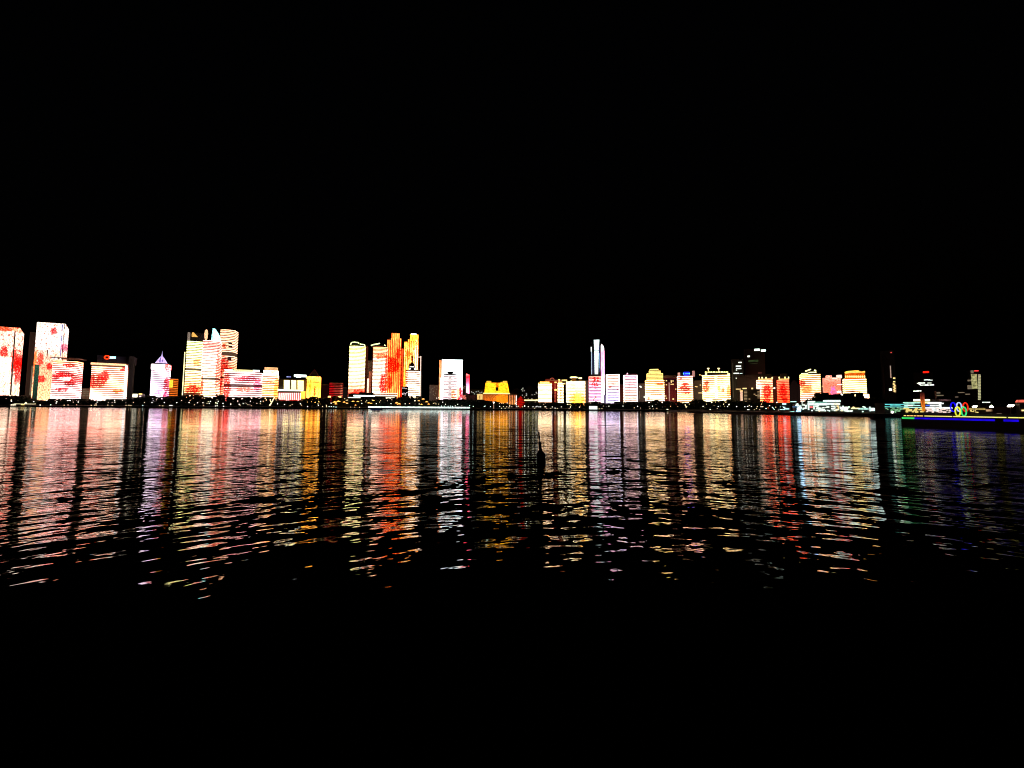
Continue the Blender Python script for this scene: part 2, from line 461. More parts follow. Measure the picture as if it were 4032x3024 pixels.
b.px(207, 213, 1406, 1414, glow('roof_sign_pale', (240, 220, 240), 1.0), 'roof_sign', y=-2)
b.px(217, 226, 1407, 1416, W_WIN, 'roof_sign', y=-2); b.px(235, 240, 1410, 1417, W_WIN, 'roof_sign', y=-2)

b = Bld('corner_shop', 'small dim yellow-windowed block squeezed between the two striped blocks', 322, 352, 1530, 1320, 25)
b.body(plain('dim_yellow_wall', (.09, .07, .04), .8)); b.roof()
b.windows([(330, 1535), (338, 1535), (346, 1541), (331, 1542), (340, 1543), (333, 1549), (345, 1550), (330, 1557), (341, 1556), (347, 1558)], D_WIN, 5, 2.6)

# --- D framed striped block with dark crown
b = Bld('framed_block', 'red and white striped block framed in white, dark crown with a small lit sign', 353, 497, 1431, 1285, 40, turn=-7)
mt = led('framed_block_led', b.w, b.h, [(0, WHITE), (.25, (255, 244, 232)), (.4, (255, 226, 190)), (.8, (255, 226, 205)), (1, (255, 205, 160))],
         [(.12, .55, .34, .2, (228, 40, 20), .92), (.36, .7, .16, .14, (220, 40, 40), .8), (.9, .88, .16, .06, (200, 20, 40), .75), (.75, .33, .2, .06, (230, 130, 60), .6)], 2.3)
z1 = b.L(425, 1445)[1]
b.body(); b.bands(mt, 22, 2, z1)
b.px(357, 497, 1430, 1438, glow('frame_top_light', (255, 190, 140), 1.8), 'frame_top')
b.px(490, 498, 1439, 1568, glow('frame_side_light', WHITE, 2.2), 'frame_side')
cr = MB(); hw = b.w / 2
cr.prism([(-hw * .78, 6), (hw * 1.25, 6), (hw * 1.25, 38), (-hw * .78, 38)], b.h, b.h + 26, scale_top=1.04)
cr.build('crown', plain('violet_grey_crown', (.045, .04, .065), .7), b.root)
sg = MB(); a, z = b.L(421, 1407, 5); sg.torus((a, 4.6, z), 5.5, 1.7, (1, 0, 0), (0, 0, 1)); sg.build('sign_emblem', glow('sign_red', (255, 60, 20), 2.0), b.root)
for i in range(5):
    b.px(431 + i * 5, 435 + i * 5, 1403, 1412, glow('sign_white_blue', (190, 240, 255), 2.2), 'sign_letter', y=4.6)
b = Bld('dark_block', 'dark brown unlit block hard against the right side of the framed striped block', 497, 516, 1403, 1305, 36)
b.body(plain('dark_brown_block', (.02, .016, .013), .9)); b.roof()

b = Bld('lit_pavilion', 'small low pavilion glowing yellow-white left of the spired tower', 520, 566, 1552, 1275, 18)
b.body(STONE); b.roof()
b.px(522, 541, 1551, 1564, glow('pavilion_light', (255, 246, 214), 2.4), 'lit_window')
b.px(546, 560, 1549, 1554, STRIPG, 'lit_window'); b.px(548, 556, 1558, 1563, glow('pavilion_pink', (255, 205, 205), 1.5), 'lit_window')

# --- E spired tower
b = Bld('spired_tower', 'lilac tower with a lit pyramid roof and needle spire', 588, 652, 1434, 1265, 40, turn=-6, shape='chamfer', bulge=5)
mt = led('spired_tower_led', b.w, b.h, [(0, (255, 250, 252)), (.4, (250, 234, 252)), (1, (255, 244, 246))],
         [(.95, .5, .16, .22, (210, 20, 50), .9), (.95, .2, .14, .14, (210, 60, 120), .6), (.55, .3, .3, .1, (235, 180, 235), .5), (.95, .95, .15, .1, (240, 90, 80), .6)], 2.0, hue=(1, .88, .92))
zb = b.L(628, 1455)[1]
b.body(); b.bands(mt, 21, 2, zb); b.bands(mt, 2, zb, b.h, .75, 1.6, name='cornice_bands')
b.roof(DARK, b.h, 4, .5, 'parapet')
z0 = b.h + 4; lil = led('pyramid_roof_light', b.w, b.h, [(0, LILAC), (1, (225, 205, 255))], [(.45, 1.12, .05, .08, (120, 90, 170), .8), (.6, 1.1, .03, .1, (120, 90, 170), .8)], .5, (.2, .2, .3), hue=(1, .95, .95))
hw = b.w * .345; zt = b.L(634, 1404, 16)[1]
rf = MB(); rf.prism([(-hw, 20 - hw), (hw, 20 - hw), (hw, 20 + hw), (-hw, 20 + hw)], z0, zt, scale_top=.24); rf.build('pyramid_roof', lil, b.root)
zs_ = b.L(634, 1384, 16)[1]
spn = MB(); spn.lathe([(hw * .2, zt), (hw * .13, zt + 3), (hw * .05, zt + (zs_ - zt) * .6), (.2, zs_ + 2)], 8, (0, 20, 0)); spn.build('spire', glow('spire_light', (215, 190, 235), .9), b.root)

b = Bld('gold_apartment_block', 'small golden block half hidden behind the spired lilac tower', 664, 693, 1492, 1310, 26)
mt = led('gold_apartment_led', b.w, b.h, [(0, (190, 120, 60)), (1, (215, 140, 60))], [], .75, (.2, .6, .5))
b.body(); b.bands(mt, 16, 2, duty=.6); b.roof()
b.px(666, 681, 1496, 1526, glow('gold_panel', (255, 214, 60), 1.3), 'gold_panel')

# --- G trio
GG = 'three curved towers standing together'
b = Bld('curved_tower', 'leftmost of three clustered curved towers, greenish bands and a small gold crest', 723, 787, 1343, 1340, 44, turn=-4, shape='arc', bulge=5, cat='skyscraper', group=GG)
mt = led('green_cream_led', b.w, b.h, [(0, (255, 240, 205)), (.12, (255, 205, 160)), (.28, (255, 225, 160)), (.6, (255, 250, 205)), (1, (226, 255, 180))],
         [(.5, .24, .55, .09, (215, 24, 14), .95), (.7, .66, .3, .06, (235, 190, 120), .5)], 2.2)
b.body(); b.bands(mt, 44, 3, skip=(6, 23))
fin = MB(); hw = b.w / 2
fin.box(-hw, -hw + 5, 2, 16, b.h, b.h + 30); fin.build('crown_fin', led('fin_dots', b.w, b.h, [(0, (120, 125, 115)), (1, (150, 150, 140))], [], .5, (.5, .5, .8)), b.root)
fin = MB(); fin.box(-hw + 5, hw, 14, 40, b.h, b.h + 32); fin.build('crown_glass', GLASS, b.root)
b.sheet([(757, 1309), (763, 1309), (779, 1327), (755, 1326), (755, 1316)], glow('gold_crest', (240, 180, 90), 1.2), 'gold_crest', y=11, th=1)
edge = b.polyline([(728, 1386), (718, 1556)], 1.4, glow('edge_beads', (255, 240, 170), 1.8), 'edge_light', y=2)

b = Bld('curved_tower', 'middle of three clustered curved towers, cyan lit sail shaped crown', 786, 852, 1340, 1318, 46, turn=-4, shape='arc', bulge=5, cat='skyscraper', group=GG)
mt = led('rose_cream_led', b.w, b.h, [(0, (255, 255, 214)), (.35, (255, 250, 222)), (.75, (255, 246, 232)), (.93, (250, 160, 150)), (1.0, (255, 214, 205)), ],
         [(.05, .25, .12, .2, (240, 110, 60), .8), (.95, .5, .12, .4, (250, 130, 110), .6)], 2.2)
b.body(); b.bands(mt, 46, 3, skip=(18,))
sailm = led('sail_crown_led', b.w, b.h, [(0, PINK), (.99, (255, 170, 170)), (1.0, (160, 240, 240))], [], 1.6, (.1, .5, .3))
hw = b.w / 2; sl = MB()
for i in range(9):
    z = b.h + i * 4.7; xr = hw * (1 - (i / 9.5) ** 1.7 * .9)
    sl.box(-hw * .05 + i * .3, max(xr, hw * .12 + i * .3), 3, 26, z + 1.6, z + 4.4)
sl.build('sail_crown', sailm, b.root)
sl = MB(); sl.box(-hw * .04, hw * .08, 4, 25, b.h, b.h + 40); sl.build('crown_core', GLASS, b.root)
fin = MB(); fin.lathe([(1.5, b.h), (4.2, b.h + 10), (5, b.h + 24), (3.5, b.h + 34), (1, b.h + 38)], 10, (-hw + 6, 10, 0)); fin.build('crown_fin', led('fin_beads', b.w, b.h, [(0, (230, 205, 170)), (1, (230, 205, 170))], [], .8, (.6, .6, .8)), b.root)

b = Bld('curved_tower', 'rightmost of three clustered curved towers, even bands with a red lower half', 851, 909, 1297, 1375, 50, turn=-9, shape='arc', bulge=10, cat='skyscraper', group=GG)
mt = led('cream_red_led', b.w, b.h, [(0, (255, 180, 130)), (.3, (255, 190, 160)), (.5, (255, 190, 150)), (.62, (255, 226, 196)), (1, (255, 222, 184))],
         [(.3, .53, .5, .12, (215, 24, 20), .92), (.15, .3, .25, .16, (215, 30, 24), .9), (.75, .45, .35, .05, (235, 70, 40), .7), (.35, .78, .2, .03, (235, 90, 50), .7)], 1.35)
b.body(); b.bands(mt, 52, 3, duty=.55, skip=(17, 34, 35))
b.px(895, 911, 1405, 1420, DARK, 'dark_window', y=-.9); b.px(899, 914, 1350, 1356, DARK, 'dark_window', y=-.9); b.px(899, 914, 1362, 1368, DARK, 'dark_window', y=-.9)

# --- H broad low block
b = Bld('broad_block', 'broad pink-white striped block with rounded right end and yellow roof lights', 876, 1026, 1466, 1275, 40, turn=-3, shape='chamfer', bulge=7)
mt = led('broad_block_led', b.w, b.h, [(0, WHITE), (.4, (255, 236, 236)), (1, (255, 226, 226))],
         [(.08, .55, .12, .55, (240, 80, 40), .85), (.6, .8, .4, .1, (235, 90, 110), .65), (.55, .5, .25, .1, (240, 130, 110), .6), (.9, .6, .12, .2, (230, 120, 150), .6)], 2.4)
b.body(); b.bands(mt, 18, 2, skip=(9,))
m_ = MB(); m_.box(-b.w * .44, b.w * .4, 4, 30, b.h + .1, b.h + 9); m_.build('roof_storey', DARK, b.root)
b.px(886, 1004, 1459, 1465, glow('cornice_light_pink', (255, 200, 170), 1.8), 'cornice_light', y=3)
b.px(884, 918, 1455, 1458.5, STRIPW, 'roof_light', y=2); b.px(920, 994, 1456, 1458.5, STRIPY, 'roof_light', y=2); b.px(996, 1022, 1457, 1464, STRIPW, 'roof_light', y=2)

# --- I stepped tower
b = Bld('stepped_tower', 'cream and orange tower with stepped shoulders left of the colonnaded hall', 1030, 1091, 1478, 1290, 34, shape='chamfer', bulge=3)
mt = led('stepped_tower_led', b.w, b.h, [(0, CREAM), (.5, (255, 226, 160)), (.8, (255, 226, 190)), (1, (255, 226, 205))],
         [(.9, .5, .16, .5, (255, 190, 90), .7), (.5, .78, .4, .04, (240, 130, 60), .6)], 2.2, mottle=((250, 170, 90), .06, .2, .3))
b.body(); b.bands(mt, 20, 2)
hw = b.w / 2; zc = b.L(1063, 1458)[1]; zt = b.L(1063, 1446)[1]
p2 = [(-hw * .93, 3), (hw * .93, 3), (hw * .93, 30), (-hw * .93, 30)]; p3 = [(-hw * .8, 5), (hw * .8, 5), (hw * .8, 28), (-hw * .8, 28)]
b.body(DARK, 'upper_storeys', zc, p2, b.h); b.bands(mt, 4, b.h, zc, .62, .5, p2, 'upper_bands')
b.body(DARK, 'top_storeys', zt, p3, zc); b.bands(glow('peach_crown_light', (255, 190, 130), 1.5), 3, zc, zt, .7, .5, p3, 'crown_bands')

# --- J colonnaded hall
b = Bld('colonnaded_hall', 'dark hall with glowing white columns over red and three lit window bays', 1093, 1202, 1496, 1300, 40)
b.body(plain('hall_wall', (.07, .06, .055), .7)); b.roof(DARK, hgt=3)
bays = led('hall_bay_led', b.w, b.h, [(0, (255, 240, 160)), (1, (250, 255, 190))], [], 2.0, (.1, .5, .25))
for x0, x1 in ((1118, 1141), (1147, 1166), (1172, 1196)):
    m_ = MB()
    for i in range(9):
        ya = 1498 + i * 4; a = b.L(x0, ya, -.8)[0]; c_ = b.L(x1, ya, -.8)[0]; z = b.L(1157, ya, -.8)[1]
        m_.box(a, c_, -.8, .2, z - 2.0, z)
    m_.build('window_bay', bays, b.root)
b.px(1093, 1194, 1534, 1539, glow('hall_cornice', (255, 250, 220), 2.4), 'cornice_light', y=-6, th=5)
b.px(1095, 1184, 1546, 1577, led('hall_red_wall', b.w, b.h, [(0, (190, 40, 20)), (1, (120, 20, 10))], [], .8), 'red_wall', y=-1.5)
for i in range(12):
    xx = 1097 + i * 7.6
    b.px(xx, xx + 4, 1547, 1574 + (3 if i in (4, 5, 10) else 0), glow('column_light', (255, 216, 205), 2.2), 'column', y=-5, th=1.8)
b.px(1184, 1202, 1541, 1570, led('hall_pier_led', b.w, b.h, [(0, GOLD), (1, (255, 220, 120))], [], 1.4, (.2, .7, .6), lines=(3.0, .6, 'z', .25)), 'corner_pier', y=-5, th=4)
b.px(1128, 1145, 1482, 1485.5, glow('roof_sign_violet', (190, 180, 240), .7), 'roof_sign', y=4)
b.px(1158, 1206, 1475, 1484, STRIPW, 'roof_screen', y=6, th=3); b.px(1168, 1184, 1484, 1487, STRIPW, 'roof_screen', y=6, th=3)
b.px(1205, 1212, 1486, 1491, STRIPG, 'roof_screen', y=6)
b = Bld('grey_apartment_block', 'dim grey unlit block behind the left end of the colonnaded hall', 1097, 1117, 1494, 1345, 25)
b.body(plain('dim_grey_wall', (.16, .15, .14), .8)); b.roof(); b.windows([(1105, 1502), (1108, 1520), (1104, 1527), (1112, 1510)], D_WIN, 4, 3)

# --- K pyramid roofed gold tower
b = Bld('pyramid_roofed_tower', 'gold tower with a dark unlit pyramid roof', 1206, 1258, 1482, 1285, 40)
mt = led('gold_tower_led', b.w, b.h, [(0, (255, 246, 190)), (.3, (255, 220, 120)), (.7, (255, 205, 90)), (1, (255, 214, 120))],
         [(.6, .5, .08, .2, (190, 60, 20), .7), (.25, .6, .06, .3, (255, 140, 40), .6)], 1.6, (.5, .12, .6), ((235, 140, 40), .10, .4, .1))
b.body(); m_ = MB(); m_.prism(offset_poly(b.poly, .4), 3, b.h - .2); m_.build('lit_facade', mt, b.root)
b.px(1206, 1258, 1503, 1506, plain('rust_cornice', (.25, .09, .02), .6), 'cornice', y=-1.4)
hw = b.w * .43; za = b.L(1235, 1455, 20)[1]
rf = MB(); rf.prism([(-hw, 20 - hw), (hw, 20 - hw), (hw, 20 + hw), (-hw, 20 + hw)], b.h, za, scale_top=.02); rf.build('pyramid_roof', plain('dark_red_roof', (.10, .04, .03), .6), b.root)
dimr = glow('roof_edge_dim', (110, 50, 40), .35)
e_ = MB(); e_.bar((-hw, 20 - hw, b.h), (0, 20, za), .7); e_.build('roof_edge', dimr, b.root)
e_ = MB(); e_.bar((hw, 20 - hw, b.h), (0, 20, za), .7); e_.build('roof_edge', dimr, b.root)

b = Bld('dim_office', 'very dim reddish office right of the pyramid roofed gold tower', 1262, 1292, 1516, 1350, 25)
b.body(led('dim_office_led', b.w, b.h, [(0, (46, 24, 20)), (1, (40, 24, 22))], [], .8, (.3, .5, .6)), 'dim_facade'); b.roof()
b = Bld('ruddy_block', 'dull red and brown block standing alone left of the yellow-green curved tower', 1296, 1347, 1508, 1330, 30)
mt = led('ruddy_led', b.w, b.h, [(0, (150, 70, 55)), (.7, (185, 85, 75)), (1, (130, 60, 48))], [(.1, .5, .3, .7, (200, 40, 50), .9), (.9, .4, .12, .6, (220, 140, 115), .7)], .5, hue=(1, .95, .95))
b.body(); b.bands(mt, 15, 2, duty=.7); b.roof()
b.px(1291, 1303, 1559, 1567, STRIPG, 'entrance_light'); b.px(1330, 1344, 1560, 1567, STRIPG, 'entrance_light')
b = Bld('dim_office', 'barely lit small grey office between the ruddy block and the yellow-green curved tower', 1348, 1364, 1528, 1360, 20)
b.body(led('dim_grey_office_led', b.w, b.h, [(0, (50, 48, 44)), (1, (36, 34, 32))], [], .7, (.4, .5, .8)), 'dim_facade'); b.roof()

# --- N, P curved pair
GP = 'pair of curved towers with lit roof arcs'
b = Bld('curved_tower', 'curved tower standing alone with yellow-green bands and a lit arc over its roof', 1369, 1430, 1362, 1305, 42, turn=-5, shape='arc', bulge=7, cat='skyscraper', group=GP)
mt = led('yellow_green_led', b.w, b.h, [(0, (255, 236, 226)), (.1, (255, 190, 170)), (.22, (250, 130, 100)), (.35, (255, 230, 190)), (.5, (255, 250, 214)), (1, (240, 255, 176))],
         [(.3, .18, .3, .05, (190, 14, 10), .9), (.7, .23, .4, .05, (220, 40, 24), .8)], 2.2)
b.body(); b.bands(mt, 50, 3, duty=.66)
arc = glow('roof_arc_light', (236, 255, 170), 2.2)
b.polyline([(1380, 1358), (1384, 1349), (1395, 1347), (1410, 1349), (1414, 1352)], 1.7, arc, 'roof_arc', y=6)
b.polyline([(1417, 1354), (1424, 1356), (1434, 1357), (1437, 1361)], 1.7, arc, 'roof_arc', y=6)
m_ = MB(); m_.box(-b.w * .36, b.w * .46, 12, 36, b.h, b.h + 10); m_.build('roof_storey', DARK, b.root)
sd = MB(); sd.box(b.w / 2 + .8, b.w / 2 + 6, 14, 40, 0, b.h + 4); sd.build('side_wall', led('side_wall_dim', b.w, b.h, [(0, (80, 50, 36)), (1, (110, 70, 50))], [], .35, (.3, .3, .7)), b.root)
b = Bld('curved_tower', 'peach banded curved tower with slanting lit roof bar beside the red fin tower', 1464, 1520, 1366, 1310, 42, turn=-3, shape='arc', bulge=7, cat='skyscraper', group=GP)
mt = led('peach_led', b.w, b.h, [(0, (255, 246, 214)), (.3, (255, 236, 216)), (.7, (255, 225, 205)), (1, (255, 190, 140))],
         [(.75, .36, .3, .2, (225, 34, 14), .92), (.55, .85, .5, .05, (240, 120, 70), .6), (.95, .5, .1, .5, (240, 90, 40), .7)], 2.2)
b.body(); b.bands(mt, 48, 8, duty=.64)
b.polyline([(1461, 1361), (1466, 1358), (1496, 1352)], 1.9, arc, 'roof_arc', y=6); b.polyline([(1513, 1358), (1518, 1361)], 1.6, arc, 'roof_arc', y=6)
m_ = MB(); m_.box(-b.w * .4, b.w * .46, 12, 36, b.h, b.h + 9); m_.build('roof_storey', DARK, b.root)
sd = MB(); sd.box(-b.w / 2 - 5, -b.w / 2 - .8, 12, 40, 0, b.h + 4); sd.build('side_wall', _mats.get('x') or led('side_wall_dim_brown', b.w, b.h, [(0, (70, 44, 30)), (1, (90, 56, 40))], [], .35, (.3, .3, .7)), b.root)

b = Bld('slim_block', 'slim pale pink block low between the two curved towers', 1432, 1449, 1490, 1370, 20)
b.body(); m_ = MB(); m_.prism(offset_poly(b.poly, .4), 3, b.h - .2); m_.build('lit_facade', led('slim_pink_led', b.w, b.h, [(0, (255, 190, 170)), (1, (255, 216, 196))], [], 1.1, (.3, .3, .5), ((230, 110, 90), .05, .3, .3)), b.root)
b = Bld('slim_block', 'slim dim brown block behind, rising above the slim pale pink one', 1449, 1460, 1463, 1400, 20)
b.body(); b.fins(led('slim_brown_led', b.w, b.h, [(0, (120, 80, 60)), (1, (190, 130, 100))], [], .7, (.4, .2, .6)), 3, 4, b.h); b.roof()
b = Bld('dark_office', 'dark office with scattered reddish windows between the curved towers', 1436, 1464, 1420, 1440, 20)
b.body(plain('dark_office_wall', (.04, .03, .028), .7)); b.roof(); b.windows([(1440, 1428), (1446, 1441), (1452, 1446), (1456, 1433), (1443, 1450), (1459, 1452), (1448, 1458)], glow('red_window', (150, 60, 44), .6), 3, 3)

# podium in front of the pair
b = Bld('podium_hall', 'long low hall with a white light strip below the curved towers', 1370, 1562, 1553, 1262, 20)
b.body(); b.roof(DARK)
b.px(1392, 1476, 1556, 1561, STRIPW, 'light_strip'); b.px(1370, 1420, 1564, 1567, glow('podium_cream', CREAM, 2.2), 'light_strip')
b.px(1474, 1566, 1547, 1551, glow('podium_gold', (255, 230, 170), 2.2), 'light_strip', y=3); b.px(1476, 1564, 1555, 1560, glow('podium_peach', (255, 226, 190), 2.2), 'light_strip')
b.px(1519, 1558, 1565, 1569, glow('podium_cream', CREAM, 2.2), 'light_strip')
b.px(1414, 1470, 1546, 1555, DARK, 'dark_canopy', y=-3, th=3)

# --- Q, S fin towers
b = Bld('fin_tower', 'orange and red tower of stepped vertical fins, the tallest of its cluster', 1518, 1575, 1340, 1340, 40, cat='skyscraper')
mt = led('fin_tower_red_led', b.w, b.h, [(0, (255, 196, 120)), (.3, (255, 160, 90)), (.6, (255, 130, 60)), (1, (255, 170, 100))],
         [(.45, .62, .5, .14, (235, 20, 4), .9), (.25, .35, .2, .12, (240, 60, 14), .8), (.8, .8, .2, .1, (240, 50, 20), .7)], 1.5, (.25, .08, .5), ((255, 190, 110), .05, .5, .05))
b.body(plain('red_glow_wall', (.12, .02, .01), .7))
rd = MB(); rd.prism(offset_poly(b.poly, .3), 3, b.h - .5); rd.build('red_wall', led('fin_red_wall', b.w, b.h, [(0, (190, 60, 20)), (.5, (190, 20, 4)), (1, (170, 40, 14))], [], .35), b.root)
tops = []
for i in range(8):
    xx = 1521 + i * 7.1
    yt = 1338 if xx < 1529 else 1331 if xx < 1542 else 1313 if xx < 1568 else 1333 if xx < 1572 else 1358
    tops.append(b.L(xx, yt)[1])
b.fins(mt, 8, 3, 0, duty=.55, y=-1.2, tops=tops)
b.px(1542, 1568, 1312, 1332, led('fin_top_orange', b.w, b.h, [(0, (255, 140, 70)), (1, (255, 150, 80))], [], 1.0, (.2, .2, .4)), 'top_block', y=2, th=24)
b.px(1529, 1543, 1330, 1342, DARK, 'upper_storeys', y=2, th=24)
b = Bld('light_column', 'thin red-orange fin column standing in the gap between the two fin towers', 1576, 1583, 1373, 1350, 8, cat='tower')
b.body(led('column_red_led', b.w, b.h, [(0, (230, 60, 20)), (1, (240, 110, 60))], [(.3, .5, .3, .6, (110, 8, 4), .7)], 1.0, (.3, .05, .5)), 'lit_facade')
b = Bld('fin_tower', 'golden tower of stepped vertical fins with a white lit top', 1586, 1643, 1346, 1360, 40, cat='skyscraper')
mt = led('fin_tower_gold_led', b.w, b.h, [(0, (255, 196, 90)), (.5, (255, 205, 96)), (.8, (255, 236, 150)), (1, (255, 190, 90))],
         [(.85, .6, .18, .4, (255, 250, 205), .9), (.3, .8, .2, .1, (235, 130, 40), .7)], 1.7, (.25, .08, .6), ((230, 130, 30), .10, .3, .08))
b.body(plain('gold_glow_wall', (.12, .06, .02), .7))
rd = MB(); rd.prism(offset_poly(b.poly, .3), 3, b.h - .5); rd.build('gold_wall', led('fin_gold_wall', b.w, b.h, [(0, (200, 110, 30)), (1, (210, 130, 40))], [], .4, (.4, .06, .7)), b.root)
tops = [b.L(1589 + i * 7.1, 1346 if i < 2 else 1336 if i < 4 else 1318)[1] for i in range(8)]
b.fins(mt, 8, 3, 0, duty=.62, y=-1.2, tops=tops)
b.px(1615, 1644, 1316, 1338, led('fin_top_gold', b.w, b.h, [(0, GOLD), (1, GOLD)], [], 1.6, (.3, .2, .5)), 'top_block', y=2, th=24)
b.px(1601, 1615, 1337, 1348, DARK, 'upper_storeys', y=2, th=24)
b.px(1618, 1640, 1313, 1317, glow('top_white_blue', (225, 235, 255), 2.4), 'top_light', y=1, th=24)

# --- T domed tower
b = Bld('domed_tower', 'white striped tower carrying a dark dome with a needle spire', 1595, 1651, 1461, 1285, 40, shape='arc', bulge=6)
mt = led('domed_tower_led', b.w, b.h, [(0, (255, 255, 226)), (1, (255, 246, 226))], [(.05, .8, .1, .4, (240, 120, 60), .7), (.9, .7, .15, .2, (240, 220, 205), .5)], 2.4)
b.body(); b.bands(mt, 22, 2, skip=(0,)); b.roof(plain('dark_red_parapet', (.1, .03, .02), .6), hgt=4)
cx_, _ = b.L(1622, 1440, 18); zd = b.L(1622, 1447, 18)[1]; zdt = b.L(1622, 1426, 18)[1]; zsp = b.L(1622, 1381, 18)[1]
d_ = MB(); d_.lathe([(10, b.h + 4), (10, zd)], 16, (cx_, 18, 0)); d_.build('drum', DARK, b.root)
d_ = MB(); d_.lathe([(9.5, zd + .1), (10.4, zd + 4), (8.6, zd + 10), (4, zdt - 2), (1.2, zdt)], 18, (cx_, 18, 0)); d_.build('dome', plain('dome_copper', (.05, .03, .025), .5), b.root)
d_ = MB(); d_.lathe([(1.2, zdt + .1), (1.8, zdt + 14), (2.6, zdt + 17), (1.0, zdt + 21), (.7, zdt + 26), (.2, zsp)], 8, (cx_, 18, 0)); d_.build('spire', BLACK, b.root)
for xx in (1613, 1634):
    lb = MB(); a, z = b.L(xx, 1452, 6); lb.ball((a, 6, z), 2.8); lb.build('roof_lamp', glow('roof_lamp_white', WHITE, 3), b.root)
lb = MB(); a, z = b.L(1622, 1444, 8); lb.box(a - 7, a + 7, 7, 8, z - 1.5, z + 1.5); lb.build('drum_window', W_WIN, b.root)
b = Bld('outlined_tower', 'slim dark tower traced by a thin pink-white light line', 1645, 1659, 1402, 1330, 12, cat='tower')
b.body(BLACK)
b.polyline([(1645, 1406), (1655, 1406)], 1.2, glow('outline_light', (255, 220, 200), 1.3), 'outline_light', y=-1); b.polyline([(1657, 1402), (1654, 1573)], 1.4, glow('outline_light', (255, 220, 200), 1.3), 'outline_light', y=-1)
b = Bld('dark_office', 'small dark office with a few white windows at the foot of the domed tower', 1581, 1606, 1524, 1270, 16)
b.body(); b.roof(); b.windows([(1586, 1528), (1592, 1528), (1599, 1530), (1585, 1549), (1591, 1548), (1597, 1550), (1602, 1546), (1586, 1553), (1596, 1555)], glow('window_light_pink', (240, 215, 215), 1.2), 4, 2)
b = Bld('entrance_hall', 'small warm-lit entrance under the pink-white outlined tower', 1636, 1660, 1562, 1264, 10)
b.body(STONE); b.roof(); b.px(1638, 1642, 1565, 1577, STRIPG, 'lit_door'); b.px(1645, 1649, 1566, 1577, STRIPG, 'lit_door')

# --- W screen tower, X striped tower
b = Bld('screen_tower', 'square tower whose front is one blazing white screen with a red flower', 1737, 1820, 1415, 1330, 40, cat='skyscraper')
b.body()
mt = led('big_screen_led', b.w, b.h, [(0, (240, 205, 255)), (.25, (255, 226, 250)), (.45, (250, 250, 255)), (1, (244, 255, 252))],
         [(.85, .26, .17, .15, (226, 14, 14), 1.0), (.8, .16, .09, .08, (230, 40, 50), .9), (.92, .34, .06, .1, (235, 50, 60), .8), (.75, .3, .12, .2, (255, 190, 150), .6)], 1.2, (.05, .05, .1), hue=(1, 1, 1))
b.px(1739, 1821, 1416, 1573, mt, 'screen', y=-1.5)
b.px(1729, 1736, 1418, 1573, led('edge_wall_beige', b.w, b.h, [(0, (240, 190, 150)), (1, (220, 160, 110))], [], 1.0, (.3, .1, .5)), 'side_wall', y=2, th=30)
b.px(1733, 1740, 1487, 1573, glow('white_column_light', (255, 244, 236), 2.2), 'light_column', y=-4)
b = Bld('striped_tower', 'white and grey striped round-topped tower standing before the white screen', 1744, 1798, 1478, 1285, 34, shape='arc', bulge=8)
mt = led('striped_tower_led', b.w, b.h, [(0, (246, 226, 255)), (.4, (255, 246, 246)), (1, (250, 250, 255))], [(.7, .35, .25, .25, (255, 190, 140), .7), (.3, .1, .3, .1, (200, 180, 255), .5)], 1.7)
b.body(plain('grey_tower_wall', (.25, .25, .26), .7)); b.bands(mt, 22, 2, duty=.7)
d_ = MB(); d_.lathe([(15, b.h), (24, b.h + 2), (24.5, b.h + 4), (13, b.h + 6)], 20, (1, 17, 0)); d_.build('roof_disk', BLACK, b.root)
d_ = MB(); d_.lathe([(8, b.h + 5), (8, b.h + 8), (11, b.h + 11), (11, b.h + 13)], 20, (0, 17, 0)); d_.build('roof_drum', BLACK, b.root)
b.px(1765, 1778, 1480, 1572, led('grey_stripe_glazing', b.w, b.h, [(0, (190, 190, 195)), (1, (200, 205, 205))], [], 1.0, (.2, .5, .3), lines=(4.0, .5, 'z', .35)), 'stair_glazing', y=-1.1, th=1)
b = Bld('pink_screen_tower', 'thin tower with a pink strip screen turning red at the top', 1836, 1848, 1473, 1320, 14, turn=12, cat='tower')
b.body(DARK)
b.sheet([(1836, 1471), (1848, 1475), (1848, 1551), (1836, 1546)], led('pink_strip_led', b.w, b.h, [(0, (245, 190, 245)), (.5, (250, 190, 225)), (.75, (240, 110, 140)), (.9, (230, 40, 60)), (1, (240, 130, 130))], [], 1.7, (.1, .1, .3)), 'strip_screen', y=-1)
b = Bld('dark_apartment_block', 'dark block with sparse brownish windows left of the white screen tower', 1690, 1724, 1517, 1345, 25)
b.body(plain('dark_flat_wall', (.06, .05, .045), .8)); b.roof(); b.windows([(1693, 1527), (1698, 1535), (1702, 1530), (1694, 1545), (1707, 1541), (1711, 1524), (1716, 1549), (1706, 1553), (1720, 1520), (1719, 1532), (1712, 1558)], D_WIN, 3, 3)
b = Bld('dark_apartment_block', 'dark block with sparse windows right of the white screen tower', 1821, 1838, 1518, 1350, 25)
b.body(plain('dark_flat_wall', (.06, .05, .045), .8)); b.roof(); b.windows([(1824, 1525), (1830, 1522), (1827, 1528), (1823, 1562), (1829, 1558), (1832, 1565)], D_WIN, 4, 3)
b = Bld('rusty_hall', 'long low dull brown hall behind the white lit quay edge', 1745, 1908, 1575, 1255, 20)
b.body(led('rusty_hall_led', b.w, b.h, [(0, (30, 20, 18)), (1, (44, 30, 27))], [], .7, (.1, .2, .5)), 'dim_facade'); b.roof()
b = Bld('mall_block', 'low dark block with a pink-grey gable between screen tower and golden palace', 1821, 1878, 1556, 1275, 20)
